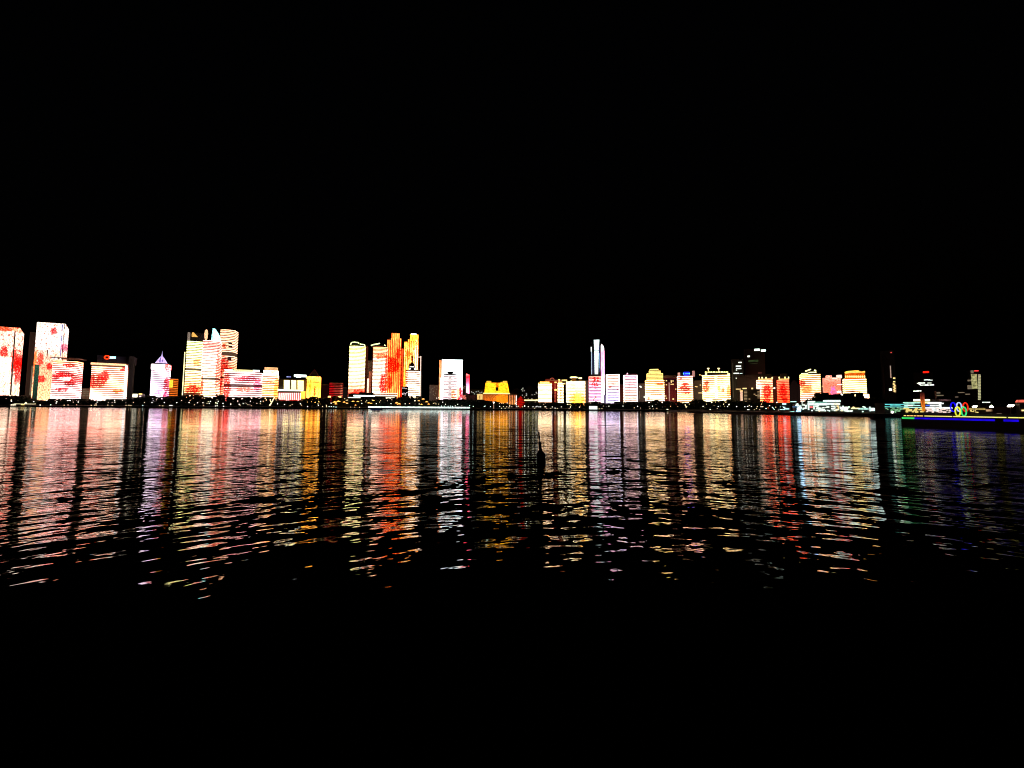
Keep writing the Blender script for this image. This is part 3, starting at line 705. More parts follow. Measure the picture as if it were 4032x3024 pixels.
b.body(led('mall_led', b.w, b.h, [(0, (50, 36, 34)), (1, (60, 42, 40))], [(.1, .7, .15, .4, (190, 130, 120), .8)], .7, (.2, .2, .8)), 'dim_facade'); b.roof()
b = Bld('terrace_houses', 'far dark terrace with scattered tiny white lights left of the golden palace', 1850, 1905, 1535, 1420, 30)
b.body(); b.roof(); b.windows([(1857, 1543), (1863, 1546), (1875, 1543), (1883, 1540), (1868, 1551), (1890, 1547), (1897, 1544), (1879, 1553), (1856, 1556), (1869, 1561)], glow('tiny_white_window', (225, 225, 215), 1.0), 3, 2.5)

# --- Z golden palace
b = Bld('golden_palace', 'golden sloped building with corner turrets and one dark window', 1878, 2036, 1550, 1290, 50, cat='building')
b.body(plain('palace_stone', (.2, .13, .06), .8))
gl = led('palace_gold', b.w, b.h, [(0, (250, 190, 40)), (.7, (252, 190, 40)), (1, (255, 205, 60))], [(.5, 1.6, .04, .3, (200, 110, 14), .6)], .75, (.15, .3, .3), ((235, 160, 30), .08, .1, .2), hue=(1, .88, .9))
q_ = [b.L(1907, 1551, 5), (0, 0), b.L(2006, 1551, 5)]
zt = b.L(1955, 1507, 5)[1]; a0, a1 = q_[0][0], q_[2][0]; ta, tb = b.L(1912, 1507, 5)[0], b.L(1999, 1507, 5)[0]
up = MB()
up.add([(a0, 3, b.h), (a1, 3, b.h), (a1, 45, b.h), (a0, 45, b.h), (ta, 7, zt), (tb, 7, zt), (tb, 41, zt), (ta, 41, zt)],
       [(0, 3, 2, 1), (4, 5, 6, 7), (0, 1, 5, 4), (1, 2, 6, 5), (2, 3, 7, 6), (3, 0, 4, 7)])
up.build('gold_upper_storey', gl, b.root)
for x0, x1 in ((1916, 1934), (1980, 1997)):
    b.px(x0, x1, 1500, 1507, glow('turret_gold', (255, 200, 70), 1.1), 'turret', y=8, th=16)
b.px(1971, 1979, 1504, 1507, glow('turret_gold', (255, 200, 70), 1.1), 'turret', y=8, th=10)
b.px(1952, 1962, 1525, 1539, plain('window_brown', (.2, .1, .02), .5), 'window', y=3.3, th=3)
b.px(1902, 2008, 1547, 1551.5, glow('cornice_gold_lamps', (255, 225, 130), 1.8), 'cornice_light', y=-1)
b.px(1903, 2000, 1553, 1586, led('palace_grid', b.w, b.h, [(0, (225, 150, 60)), (1, (150, 96, 50))], [(.62, .5, .2, .6, (235, 160, 50), .8)], .8, (.3, .6, .4), lines=(3.2, .7, 'x', .5)), 'grid_facade', y=-.8)
for i in range(5):
    b.px(2004 + i * 6.5, 2007 + i * 6.5, 1555, 1592, led('palace_pier_%d' % i, b.w, b.h, [(0, (255, 200, 130)), (1, (150, 100, 80))], [], .8, (.4, .2, .6)), 'pier', y=-1)
b.px(1879, 1900, 1552, 1573, glow('palace_wing_light', (255, 205, 120), 1.1), 'side_wing', y=-3, th=3)
b.px(1888, 1891, 1557, 1572, plain('window_brown', (.2, .1, .02), .5), 'door', y=-3.6, th=.5)
b = Bld('white_light_post', 'thin white lit post beside the red spiral sculpture', 2031, 2034.5, 1557, 1262, 3, cat='light post')
b.body(glow('post_white', (255, 244, 225), 1.5), 'lit_post'); b.roof(DARK, hgt=.6)

# --- red stacked-ring torch sculpture
p = at(2049, 1600, 1226); zt = at(2049, 1560, 1226).z
rt = empty('ring_sculpture', (p.x, p.y, land(1226)), 0, 'red glowing sculpture of stacked tilted rings on the waterfront', 'sculpture')
hgt = zt - land(1226)
redm = glow('sculpture_red', (240, 28, 12), .75)
prof = [.22, .42, .62, .82, .95, 1.0, .98, .92, .8, .7, .58, .42, .28, .12]
for i, rr in enumerate(prof):
    r_ = MB(); z = hgt * (.12 + .86 * i / (len(prof) - 1)); R_ = rr * 13.0
    t_ = .12 if i % 2 else -.1
    ax = Vector((1, 0, t_)).normalized(); ay = Vector((0, 1, .05)).normalized()
    r_.torus((0, 0, z), R_, min(.95, R_ * .45), ax, ay, 32, 6)
    r_.build('ring', redm if i % 2 else glow('sculpture_deep_red', (190, 14, 6), .5), rt)
c_ = MB(); c_.lathe([(2.2, 0), (3, hgt * .2), (5, hgt * .45), (4, hgt * .7), (1, hgt * .95)], 10); c_.build('core', glow('sculpture_core', (200, 16, 8), .5), rt)

# hill with scattered houses behind
hl = MB(); P0 = at(1990, 1545, 1700); nseg = 24
vs = []; fs = []
for i in range(nseg + 1):
    px_ = 1990 + (2180 - 1990) * i / nseg
    for j, (dy, kz) in enumerate(((0, 0), (80, .5), (160, 1.0), (320, 0))):
        top = at(px_, 1524 + 6 * math.sin(i * .9) + abs(i - 12) * 1.6, 1860).z
        q = at(px_, 1560, 1700 + dy); vs.append((q.x, q.y, 14 + (top - 14) * kz))
for i in range(nseg):
    for j in range(3): fs.append((i * 4 + j, (i + 1) * 4 + j, (i + 1) * 4 + j + 1, i * 4 + j + 1))
hl.add(vs, fs); tag(hl.build('hill', plain('hill_scrub', (.02, .022, .016), .95)), kind='structure')
GH = 'houses on the dark hillside'
hm = None
for i in range(26):
    px_ = 2048 + rng.random() * 70; t = .15 + .8 * rng.random(); q = at(px_, 1560, 1700 + 160 * t)
    zz = 14 + (at(px_, 1527, 1860).z - 14) * t
    r_ = empty('hillside_house', (q.x, q.y, zz - 1.5), 0, 'tiny house with one faint window on the dark hillside', 'house', GH)
    if hm is None:
        m_ = MB(); m_.box(-4, 4, 0, 8, 0, 7); o1 = m_.build('wall', DARK, r_)
        m_ = MB(); m_.box(-2.2, 2.2, -.2, .2, 3, 6); o2 = m_.build('lit_window', glow('hill_window', (205, 200, 185), .9), r_); hm = (o1.data, o2.data)
    else:
        for nm, me in zip(('wall', 'lit_window'), hm):
            o = bpy.data.objects.new(nm, me); COL.objects.link(o); o.parent = r_

# --- AA ... AD
b = Bld('gold_crowned_block', 'cream striped block with gold roof pavilion, right of the dark hillside', 2120, 2172, 1514, 1290, 34)
mt = led('cream_block_led', b.w, b.h, [(0, (255, 240, 205)), (1, (255, 246, 214))], [], 2.3, (.08, .4, .4))
b.body(); b.bands(mt, 20, 2, duty=.7)
b.px(2126, 2163, 1503, 1512, led('gold_roof_led', b.w, b.h, [(0, GOLD), (1, (255, 214, 130))], [], 1.6, (.3, .3, .5)), 'roof_pavilion', y=4, th=20)
b.px(2119, 2123, 1507, 1512, STRIPG, 'corner_lamp', y=0); b.px(2164, 2173, 1508, 1513, STRIPG, 'corner_lamp', y=0)
b = Bld('ringed_office', 'dull red-brown office with a big ring on its roof behind the gold-crowned block', 2146, 2212, 1500, 1345, 30)
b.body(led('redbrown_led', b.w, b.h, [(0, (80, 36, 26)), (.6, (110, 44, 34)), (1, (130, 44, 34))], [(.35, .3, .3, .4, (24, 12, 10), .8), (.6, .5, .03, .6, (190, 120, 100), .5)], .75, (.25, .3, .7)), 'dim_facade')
b.roof(plain('redbrown_roof', (.2, .06, .04), .7), hgt=4)
tr = MB(); a, z = b.L(2174, 1496, 3); tr.torus((a, 3, z), 6.5, 1.2, (1, 0, 0), (0, 0, 1)); tr.build('roof_ring', glow('roof_ring_light', (215, 100, 80), .8), b.root)
b.px(2147, 2166, 1492, 1500, glow('roof_red', (140, 40, 30), .5), 'roof_block', y=3, th=10)
b.px(2183, 2194, 1532, 1538, STRIPG, 'lit_sign'); b.px(2183, 2192, 1503, 1508, STRIPG, 'roof_lamp'); b.px(2218, 2226, 1508, 1513, STRIPG, 'roof_lamp', y=3)
b.windows([(2190, 1550), (2193, 1556), (2188, 1563), (2219, 1528), (2220, 1541), (2222, 1560), (2193, 1575)], glow('red_window', (150, 60, 44), .6), 3, 3)
b = Bld('narrow_tower', 'narrow cream tower with a short vertical dark slot, between the red-brown offices', 2197, 2218, 1509, 1285, 25)
mt = led('narrow_led', b.w, b.h, [(0, (255, 255, 226)), (1, (250, 255, 220))], [(.55, .5, .15, .5, (190, 170, 90), .6)], 2.3, (.2, .6, .4))
b.body(); b.bands(mt, 18, 2, duty=.72)
b.px(2197, 2214, 1503, 1507, STRIPG, 'roof_lamp', y=1); b.px(2199, 2205, 1493, 1501, STRIPG, 'roof_turret', y=4, th=6); b.px(2212, 2233, 1495, 1500, STRIPG, 'roof_canopy', y=4, th=6)
b = Bld('twin_wing_block', 'wide cream and gold block with two round lit roof canopies', 2230, 2304, 1503, 1285, 36)
mt = led('twin_wing_led', b.w, b.h, [(0, (255, 246, 190)), (.4, (255, 240, 190)), (1, (250, 255, 220))], [(.6, .25, .45, .35, (255, 200, 70), .75), (.05, .4, .12, .5, (244, 255, 226), .8)], 2.2, (.25, .5, .4))
b.body(); b.bands(mt, 20, 2, duty=.66)
b.fins(led('twin_wing_fins', b.w, b.h, [(0, (255, 190, 60)), (.5, (255, 220, 110)), (1, (255, 246, 190))], [], 2.0), 4, 4, b.h - 2, -b.w * .02, b.w * .3, .5, -1.3)
cl = glow('canopy_cream', (255, 240, 170), 2.4)
for xx, yy, rr in ((2259, 1486, 12), (2285, 1489, 5.5)):
    a, z = b.L(xx, yy, 15); m_ = MB(); m_.lathe([(rr * 1.0, z - 1.8), (rr * 1.05, z), (rr * .9, z + 2.2)], 18, (a, 15, 0)); m_.build('roof_canopy', cl, b.root)
    m_ = MB(); m_.lathe([(rr * .7, b.h), (rr * .55, z - 2)], 12, (a, 15, 0)); m_.build('canopy_drum', glow('drum_amber', (150, 90, 30), .7), b.root)
b.px(2246, 2252, 1499, 1503, cl, 'parapet_lamp', y=1); b.px(2262, 2304, 1500.5, 1503.5, cl, 'parapet_lamp', y=1)
b = Bld('dark_block', 'dark slot-like unlit block left of the pink block with red strokes', 2305, 2319, 1500, 1330, 20)
b.body(plain('dark_slot_wall', (.016, .013, .011), .9)); b.roof()

# --- AF pink block, AG tall white tower
b = Bld('pink_sign_block', 'pink banded block with big red brush strokes, in front of the tallest white tower', 2320, 2368, 1481, 1290, 34)
mt = led('pink_sign_led', b.w, b.h, [(0, (255, 230, 205)), (.2, (255, 222, 235)), (.5, (250, 205, 235)), (.75, (255, 200, 205)), (1, (255, 180, 150))], [], 1.3, (.1, .4, .4), hue=(1, .84, .95))
b.body(); b.bands(mt, 24, 2, duty=.75)
stroke = glow('red_stroke_light', (230, 14, 10), 1.5)
def strokes(lst, nm='red_stroke'):
    for pts in lst: b.polyline(pts, 1.25, stroke, nm, y=-1.6)
strokes([[(2330, 1491), (2343, 1487)], [(2344, 1486), (2339, 1500)], [(2333, 1498), (2346, 1493)], [(2350, 1488), (2358, 1490)], [(2337, 1504), (2334, 1508)], [(2331, 1503), (2345, 1498)], [(2349, 1497), (2359, 1501)], [(2356, 1487), (2352, 1502)],
         [(2335, 1509), (2330, 1516)], [(2341, 1506), (2341, 1519)], [(2350, 1506), (2347, 1513)], [(2329, 1515), (2352, 1512)], [(2332, 1521), (2356, 1517)], [(2343, 1519), (2343, 1533)]])
b.polyline([(2348, 1559), (2336, 1576)], 1.1, glow('brush_brown', (225, 150, 90), 1.0), 'brush_line', y=-1.6)
b.px(2319, 2370, 1479, 1481.5, plain('dark_red_parapet', (.1, .03, .02), .6), 'parapet', y=-1.6, th=3)
b = Bld('tall_white_tower', 'tall dark tower with a tapering white light panel and a pink-white curved side', 2326, 2366, 1345, 1350, 44, cat='skyscraper')
b.body(GLASS)
wl = led('white_panel_led', b.w, b.h, [(0, (240, 250, 244)), (1, (232, 250, 246))], [], .62, (.1, .3, .3), lines=(9.0, .86, 'z', .55), hue=(1, 1, 1))
b.sheet([(2338, 1338), (2360, 1337), (2357.5, 1377), (2340, 1377)], wl, 'upper_light_panel', y=-1.2)
b.sheet([(2340, 1380), (2357.5, 1380), (2355, 1473), (2342, 1473)], wl, 'lower_light_panel', y=-1.2)
b.sheet([(2360.5, 1334), (2366, 1340), (2366, 1480), (2360.5, 1480)], GLASS, 'crown_glass', y=2, th=20)
b.px(2326, 2330.5, 1366, 1384, glow('white_edge', (250, 255, 250), 1.2), 'edge_light'); b.px(2328, 2331, 1384, 1474, glow('pale_blue_edge', (210, 235, 255), .8), 'edge_light')
b.px(2334, 2336, 1392, 1470, glow('violet_edge_dim', (90, 90, 150), .6), 'edge_light'); b.px(2359, 2361, 1362, 1465, glow('violet_edge_dim', (90, 90, 150), .6), 'edge_light')
b.px(2360, 2362, 1390, 1450, glow('blue_edge', (150, 200, 255), .8), 'edge_light', y=-1.6)
side = [(2366, 1360), (2369, 1354), (2374, 1359), (2378, 1368), (2380, 1385), (2381, 1590), (2366, 1590)]
b.sheet(side, led('white_tower_side_led', b.w, b.h, [(0, WHITE), (.4, (255, 236, 246)), (.55, (250, 200, 235)), (.85, (255, 190, 220)), (.9, WHITE), (1, WHITE)], [(1.0, .5, .08, .05, (230, 120, 150), .6)], .75, (.1, .05, .4), hue=(1, .9, .95)), 'lit_side', y=.2, th=26)
b = Bld('grey_annex', 'slim grey-blue annex at the right foot of the tallest white tower', 2378, 2386, 1556, 1310, 14)
b.body(plain('annex_grey', (.15, .17, .2), .6)); b.roof()

# --- AH, AI, AJ
b = Bld('lilac_block', 'pale block, cream above and lilac below, right of the tallest white tower', 2388, 2440, 1474, 1290, 36)
mt = led('lilac_block_led', b.w, b.h, [(0, WHITE), (.25, (226, 222, 255)), (.5, (240, 226, 250)), (.7, (255, 226, 205)), (1, (255, 236, 214))], [(.3, .62, .1, .05, (235, 130, 80), .8), (.85, .55, .06, .04, (220, 120, 100), .7), (.5, .5, .6, .03, WHITE, .7)], 1.5, (.1, .4, .4), hue=(1, .9, .98))
b.body(plain('pale_tower_wall', (.08, .07, .08), .7)); b.bands(mt, 24, 2, duty=.74)
e1 = glow('white_violet_edge', (250, 236, 255), 2.4)
b.px(2388, 2391, 1476, 1586, e1, 'edge_light', y=-1.3); b.px(2437, 2440, 1476, 1586, e1, 'edge_light', y=-1.3); b.roof(hgt=2)
b = Bld('brown_office', 'dim brown office in the gap between the two pale blocks', 2441, 2457, 1516, 1340, 20)
b.body(led('brown_office_led', b.w, b.h, [(0, (90, 56, 44)), (1, (70, 40, 34))], [], .7, (.5, .3, .7)), 'dim_facade'); b.roof()
b = Bld('rosy_block', 'rosy white striped block with a small pink triangle on its roof', 2457, 2511, 1477, 1290, 36)
mt = led('rosy_block_led', b.w, b.h, [(0, (255, 246, 226)), (.4, (255, 232, 214)), (1, (255, 216, 232))], [(.4, .6, .05, .4, (230, 200, 205), .5)], 1.5, (.1, .45, .4), hue=(1, .84, .88))
b.body(plain('pale_tower_wall', (.08, .07, .08), .7)); b.bands(mt, 23, 2, duty=.72)
b.px(2457, 2460, 1479, 1578, e1, 'edge_light', y=-1.3); b.px(2508, 2511, 1478, 1578, e1, 'edge_light', y=-1.3)
b.sheet([(2464, 1475), (2472, 1466), (2474, 1474)], glow('pink_triangle', (255, 180, 205), 1.3), 'roof_triangle', y=2); b.px(2480, 2506, 1470, 1476, plain('dark_red_parapet', (.1, .03, .02), .6), 'roof_storey', y=5, th=14)
b = Bld('low_terminal', 'long low dark blue-black hall under the pale and rosy blocks', 2418, 2545, 1583, 1250, 20)
b.body(plain('blueblack_wall', (.03, .03, .045), .7)); b.roof()
b = Bld('dark_block', 'dark block with a lone white lamp between rosy block and stepped cream block', 2513, 2540, 1512, 1340, 20)
b.body(plain('dark_slot_wall', (.016, .013, .011), .9)); b.roof(); b.windows([(2521, 1521, 6, 3), (2524, 1524, 6, 3), (2537, 1563, 4, 4)], W_WIN)
b.px(2517, 2520, 1540, 1570, D_WIN, 'lit_stair')

# --- AK .. AN
b = Bld('stepped_cream_block', 'cream block rising in yellow stepped tiers, left of the brick-brown tower', 2543, 2616, 1497, 1285, 36)
mt = led('stepped_cream_led', b.w, b.h, [(0, WHITE), (.5, (255, 244, 214)), (1, (255, 226, 150))], [(.5, .62, .3, .03, (200, 110, 40), .6), (.75, .85, .25, .05, (225, 110, 50), .7), (.15, .35, .1, .05, (210, 130, 60), .8), (.6, .48, .4, .02, (225, 150, 90), .7)], 2.4, (.08, .4, .35))
b.body(); b.bands(mt, 17, 2, duty=.72)
hw = b.w / 2; zz = b.h
for x0, x1, yt, n_ in ((2547, 2610, 1470, 5), (2556, 2601, 1460, 2), (2559, 2592, 1453, 1)):
    a = b.L(x0, yt, 4)[0]; c_ = b.L(x1, yt, 4)[0]; z1 = b.L(2578, yt, 4)[1]; pl = [(a, 4), (c_, 4), (c_, 30), (a, 30)]
    b.body(DARK, 'upper_tier', z1, pl, zz); b.bands(glow('tier_yellow', (255, 220, 120), 1.9), n_, zz, z1, .66, .4, pl, 'tier_bands'); zz = z1
b = Bld('brick_tower', 'dull brick-brown tower with a few white windows and one pale vertical line', 2617, 2664, 1487, 1300, 30)
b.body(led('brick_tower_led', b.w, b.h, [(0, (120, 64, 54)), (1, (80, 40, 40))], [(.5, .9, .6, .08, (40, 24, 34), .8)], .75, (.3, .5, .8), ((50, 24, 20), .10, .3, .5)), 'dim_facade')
b.px(2633, 2637.5, 1506, 1578, glow('pale_stair_line', (200, 140, 125), .8), 'stair_light'); b.roof(plain('plum_roof', (.12, .06, .08), .7), hgt=7)
b.windows([(2624, 1515), (2624, 1499), (2643, 1502, 3, 9), (2650, 1500), (2643, 1513), (2650, 1513, 4, 4), (2661, 1532), (2621, 1559), (2624, 1568), (2651, 1571, 5, 4)], Y_WIN, 4, 3)
b = Bld('blue_sign_block', 'cream block with red stripes under a glowing blue sign', 2670, 2729, 1481, 1285, 34)
mt = led('blue_sign_block_led', b.w, b.h, [(0, (255, 246, 205)), (.4, (255, 226, 180)), (1, (255, 226, 210))], [(.5, .62, .4, .09, (226, 30, 10), .9), (.5, .74, .3, .04, (235, 70, 30), .8), (.55, .48, .35, .03, (235, 80, 40), .8), (.2, .92, .1, .04, (190, 60, 40), .8)], 2.3)
b.body(); b.bands(mt, 20, 2)
b.px(2678, 2722, 1463, 1480, DARK, 'roof_storey', y=4, th=20)
b.px(2669, 2678, 1467, 1481, glow('pinkish_pillar', (230, 170, 150), 1.0), 'roof_pillar', y=2, th=6); b.px(2726, 2736, 1460, 1483, glow('pinkish_pillar_dim', (200, 140, 130), .8), 'roof_pillar', y=5, th=6)
sg = b.px(2692, 2714, 1465, 1477, glow('blue_sign', (16, 24, 255), 5.0), 'roof_sign', y=2, th=2)
b.px(2690, 2693, 1468, 1474, glow('blue_sign_edge', (90, 190, 255), 2.0), 'sign_end', y=1.6, th=2); b.px(2713, 2716, 1468, 1474, glow('blue_sign_edge', (90, 190, 255), 2.0), 'sign_end', y=1.6, th=2)
for i in range(4): b.px(2697 + i * 4, 2699 + i * 4, 1469, 1473, glow('blue_sign_edge', (90, 190, 255), 2.0), 'sign_letter', y=1.4, th=.5)
b = Bld('dark_block', 'dark block with three small lights right of the blue sign block', 2732, 2772, 1500, 1345, 20)
b.body(plain('dark_slot_wall', (.016, .013, .011), .9)); b.roof(); b.windows([(2739, 1522), (2744, 1523), (2758, 1516), (2753, 1547, 4, 3), (2760, 1547, 4, 3), (2766, 1547, 4, 3), (2756, 1476), (2764, 1478)], Y_WIN, 4, 2.4)
b = Bld('lantern_topped_block', 'broad greenish cream block with parapet lights and two mushroom shaped roof lanterns', 2770, 2876, 1477, 1290, 36)
mt = led('lantern_block_led', b.w, b.h, [(0, (246, 255, 205)), (.5, (255, 250, 205)), (1, (255, 236, 180))], [(.12, .6, .14, .14, (240, 100, 40), .8), (.14, .78, .1, .06, (225, 40, 14), .8), (.95, .5, .08, .2, (255, 170, 90), .7), (.75, .55, .08, .05, (210, 130, 60), .7), (.6, .6, .06, .1, (255, 200, 100), .6)], 2.3)
b.body(); b.bands(mt, 20, 2, duty=.66)
b.px(2815, 2825, 1480, 1568, led('lantern_core_led', b.w, b.h, [(0, (240, 255, 200)), (1, (255, 220, 150))], [], 1.7, (.4, .5, .6)), 'stair_bay', y=-1.2, th=1)
pl = glow('parapet_yellow', (255, 240, 150), 2.2)
b.px(2776, 2784, 1470, 1476, pl, 'parapet_lamp', y=1); b.px(2864, 2874, 1470, 1476, pl, 'parapet_lamp', y=1)
for i in range(9): b.px(2776 + i * 10.4, 2784 + i * 10.4, 1463 - (1 if i in (5, 6) else 0), 1467.5, pl, 'parapet_lamp', y=4)
b.px(2778, 2870, 1467, 1476, DARK, 'parapet', y=5, th=20)
for xx in (2789, 2830):
    a, z = b.L(xx, 1451, 8); m_ = MB(); m_.lathe([(1.2, z - 8), (1.4, z - 2), (4.2, z - 1), (4, z + 1), (1.5, z + 2.2)], 12, (a, 8, 0)); m_.build('roof_lantern', glow('lantern_gold', (255, 225, 160), 1.8), b.root)
b.px(2780, 2802, 1572, 1581, glow('foot_cream', (255, 255, 205), 2.2), 'base_light', y=-1.3); b.px(2845, 2861, 1572, 1577, glow('foot_cream', (255, 255, 205), 2.2), 'base_light', y=-1.3); b.px(2808, 2824, 1575, 1578.5, Y_WIN, 'base_light', y=-1.3)

# --- AO, AP dark towers
b = Bld('dark_glass_tower', 'dark glass tower with a few stacks of white windows lit', 2884, 2932, 1416, 1400, 40, cat='skyscraper')
b.body(GLASS); b.roof()
b.windows([(2914, 1427, 10, 4), (2903, 1441.5, 9, 4), (2913, 1441.5, 8, 4), (2902, 1451, 5, 4), (2913, 1451, 10, 4), (2900, 1457, 4, 3), (2894, 1470, 9, 4), (2904, 1470, 9, 4), (2918, 1470, 9, 1.5), (2901, 1489, 6, 4), (2908, 1498, 6, 3)], W_WIN)
b.px(2884, 2887, 1430, 1566, plain('dim_blue_edge', (.10, .12, .14), .5), 'corner_edge', y=-1)
b = Bld('dark_glass_tower', 'tallest dark glass tower, two lamps at its top and a dim green panel', 2937, 3018, 1375, 1440, 44, cat='skyscraper')
b.body(GLASS); b.roof()
b.windows([(2981, 1377, 17, 7.5), (3006, 1380, 15, 7)], glow('crown_lamp_green', (225, 255, 235), 2.6), name='crown_lamp'); b.windows([(2948, 1403, 8, 6)], W_WIN, name='crown_lamp')
b.px(2946, 2986, 1417, 1425, led('green_panel', b.w, b.h, [(0, (50, 66, 44)), (1, (64, 84, 58))], [], .7, (.05, .6, .8)), 'dim_panel'); b.px(2952, 2984, 1430, 1433, led('green_panel_low', b.w, b.h, [(0, (60, 66, 50)), (1, (60, 66, 50))], [], .5, (.1, .3, .8)), 'dim_panel')
b = Bld('low_apartment_block', 'low dark block with brown window rows and one pale lit stair column', 2912, 2994, 1538, 1290, 25)
b.body(); b.roof()
b.px(2915, 2924.5, 1540, 1578, glow('stair_peach', (240, 190, 160), 1.1), 'stair_column'); b.px(2913, 2925, 1537.5, 1541, Y_WIN, 'stair_cap', y=-1.2)
sp_ = [(2903, 1532, 8, 2.5), (2912, 1532, 8, 2.5), (2932, 1529.5, 12, 4), (2962, 1529.5, 5, 5)]
b.windows(sp_, Y_WIN, y=-1)
b.windows([(2936, 1540 + i * 5.7, 9, 1.8) for i in range(9)] + [(2988, 1542 + i * 5, 8, 1.8) for i in range(6)] + [(2971, 1552, 5, 3), (2978, 1557, 5, 3), (2951, 1571, 5, 3)], glow('window_light_brown', (180, 150, 110), .8))
b.roof(DARK, b.h + 2, 3)
b = Bld('dark_block', 'wide unlit block rising dimly just left of the red striped pair', 2905, 2990, 1478, 1360, 25)
b.body(plain('dark_brown_tower', (.014, .011, .009), .9)); b.roof()

# --- AR red pair
GR = 'pair of red striped blocks'
b = Bld('red_striped_block', 'wider of the two red striped blocks, white along its left side', 2984, 3044, 1496, 1290, 34, group=GR)
mt = led('red_striped_led', b.w, b.h, [(0, (255, 190, 120)), (.3, (255, 170, 120)), (1, (255, 200, 170))], [(.65, .6, .3, .28, (230, 20, 8), .85), (.1, .7, .2, .35, (255, 244, 226), .9), (.6, .28, .25, .1, (232, 30, 10), .7)], 2.1)
b.body(); b.bands(mt, 20, 2)
tl = glow('roof_point_light', (255, 236, 160), 2.4)
b.px(2985, 3042, 1491, 1494, STRIPG, 'parapet_light', y=-1)
for xx in (2989, 3001, 3016, 3041): b.px(xx - 2.5, xx + 2.5, 1484.5, 1490, tl, 'roof_lamp', y=2)
b.px(2998, 3040, 1472, 1486, DARK, 'roof_storey', y=6, th=20); b.px(2984, 3000, 1466, 1471, glow('roof_dim_pink', (110, 60, 50), .5), 'roof_light', y=8)
b = Bld('red_striped_block', 'narrower of the two red striped blocks, red almost all over', 3066, 3109, 1496, 1290, 34, group=GR)
mt = led('red_striped_narrow_led', b.w, b.h, [(0, (255, 190, 120)), (.3, (250, 110, 70)), (1, (255, 140, 110))], [(.45, .62, .4, .3, (230, 18, 8), .8), (.6, .3, .3, .1, (235, 30, 14), .7)], 2.1)
b.body(); b.bands(mt, 20, 2); b.px(3066, 3107, 1491, 1494, STRIPG, 'parapet_light', y=-1)
for xx in (3068, 3091, 3105): b.px(xx - 2.2, xx + 2.2, 1483.5, 1490, tl, 'roof_lamp', y=2)
b.px(3074, 3100, 1470, 1486, DARK, 'roof_storey', y=6, th=20)
b = Bld('dark_block', 'dark block in the narrow gap between the two red striped blocks', 3045, 3066, 1482, 1340, 20)
b.body(plain('dark_brown_tower', (.014, .011, .009), .9)); b.roof(); b.windows([(3049, 1528, 5, 5)], W_WIN)
b = Bld('grey_stepped_block', 'dim grey block with a stepped top right of the red striped pair', 3113, 3153, 1512, 1320, 26)
gm = led('grey_stepped_led', b.w, b.h, [(0, (44, 36, 33)), (1, (38, 30, 28))], [], .8, (.4, .5, .5)); b.body(gm, 'dim_facade')
hw = b.w / 2; b.body(gm, 'upper_tier', b.L(3130, 1503)[1], [(-hw * .6, 4), (hw * .5, 4), (hw * .5, 20), (-hw * .6, 20)], b.h); b.body(gm, 'top_tier', b.L(3130, 1497)[1], [(-hw * .35, 6), (hw * .2, 6), (hw * .2, 18), (-hw * .35, 18)], b.L(3130, 1503)[1])

# --- AT, AU, AV
b = Bld('slant_roofed_block', 'cream block with a red left edge and slanting light bars on its roof', 3157, 3234, 1474, 1290, 36)
mt = led('slant_roofed_led', b.w, b.h, [(0, WHITE), (.25, (255, 246, 226)), (.5, (255, 205, 160)), (.8, (255, 226, 180)), (1, (255, 230, 160))], [(.08, .75, .16, .12, (228, 30, 16), .9), (.3, .58, .3, .14, (250, 150, 90), .7), (.75, .75, .25, .2, (255, 236, 190), .7)], 2.2)
b.body(); b.bands(mt, 21, 2, duty=.68)
sb = glow('slant_bar', (255, 240, 170), 2.2)
b.px(3155, 3182, 1469, 1472.5, sb, 'roof_bar', y=-1); b.px(3184, 3215, 1464, 1468, sb, 'roof_bar', y=4)
b.polyline([(3171, 1462), (3193, 1454)], 1.9, sb, 'roof_bar', y=4); b.polyline([(3206, 1457), (3213, 1460)], 1.9, sb, 'roof_bar', y=4)
b.px(3185, 3216, 1467, 1474, DARK, 'roof_storey', y=5, th=16); b.polyline([(3176, 1474), (3182, 1460)], .8, STEEL, 'roof_strut', y=6); b.polyline([(3210, 1474), (3209, 1460)], .8, STEEL, 'roof_strut', y=6)
b.px(3236, 3241, 1519, 1523, Y_WIN, 'wall_lamp', y=-1.5)
b = Bld('u_shaped_block', 'salmon pink block with a notch in its roofline above the wooded knoll', 3254, 3315, 1487, 1290, 30)
mt = led('u_shaped_led', b.w, b.h, [(0, (245, 130, 150)), (.4, (250, 150, 120)), (.8, (250, 140, 120)), (1, (255, 180, 160))], [(.5, .45, .2, .3, (235, 120, 190), .7), (.85, .55, .2, .03, WHITE, .9)], .75, (.25, .3, .35), ((245, 100, 70), .12, .3, .3), hue=(1, 1, 1))
b.body(mt, 'lit_facade'); b.px(3254, 3275, 1478, 1488, mt, 'roof_block', y=1, th=24); b.px(3297, 3315, 1476, 1488, glow('roof_block_white', (255, 205, 190), 1.6), 'roof_block', y=1, th=24)
b.px(3275, 3297, 1487, 1491, glow('roof_block_white', (255, 205, 190), 1.6), 'parapet_light', y=-1); b.px(3297, 3315, 1512, 1516, glow('belt_white', (255, 230, 220), 1.7), 'belt_light', y=-1)
b.px(3276, 3295, 1535, 1553, led('pink_foot_led', b.w, b.h, [(0, (240, 140, 170)), (1, (240, 150, 180))], [], .6), 'entrance_bay', y=-3, th=3)
b = Bld('light_column', 'thin salmon light column left of the notched salmon block', 3243, 3249.5, 1488, 1300, 6, cat='tower')
b.body(glow('salmon_column', (240, 150, 120), 1.1), 'lit_facade')
b = Bld('colonnade_crowned_block', 'cream striped block crowned by a golden arcade with a curved roof', 3325, 3415, 1493, 1290, 36, turn=-2)
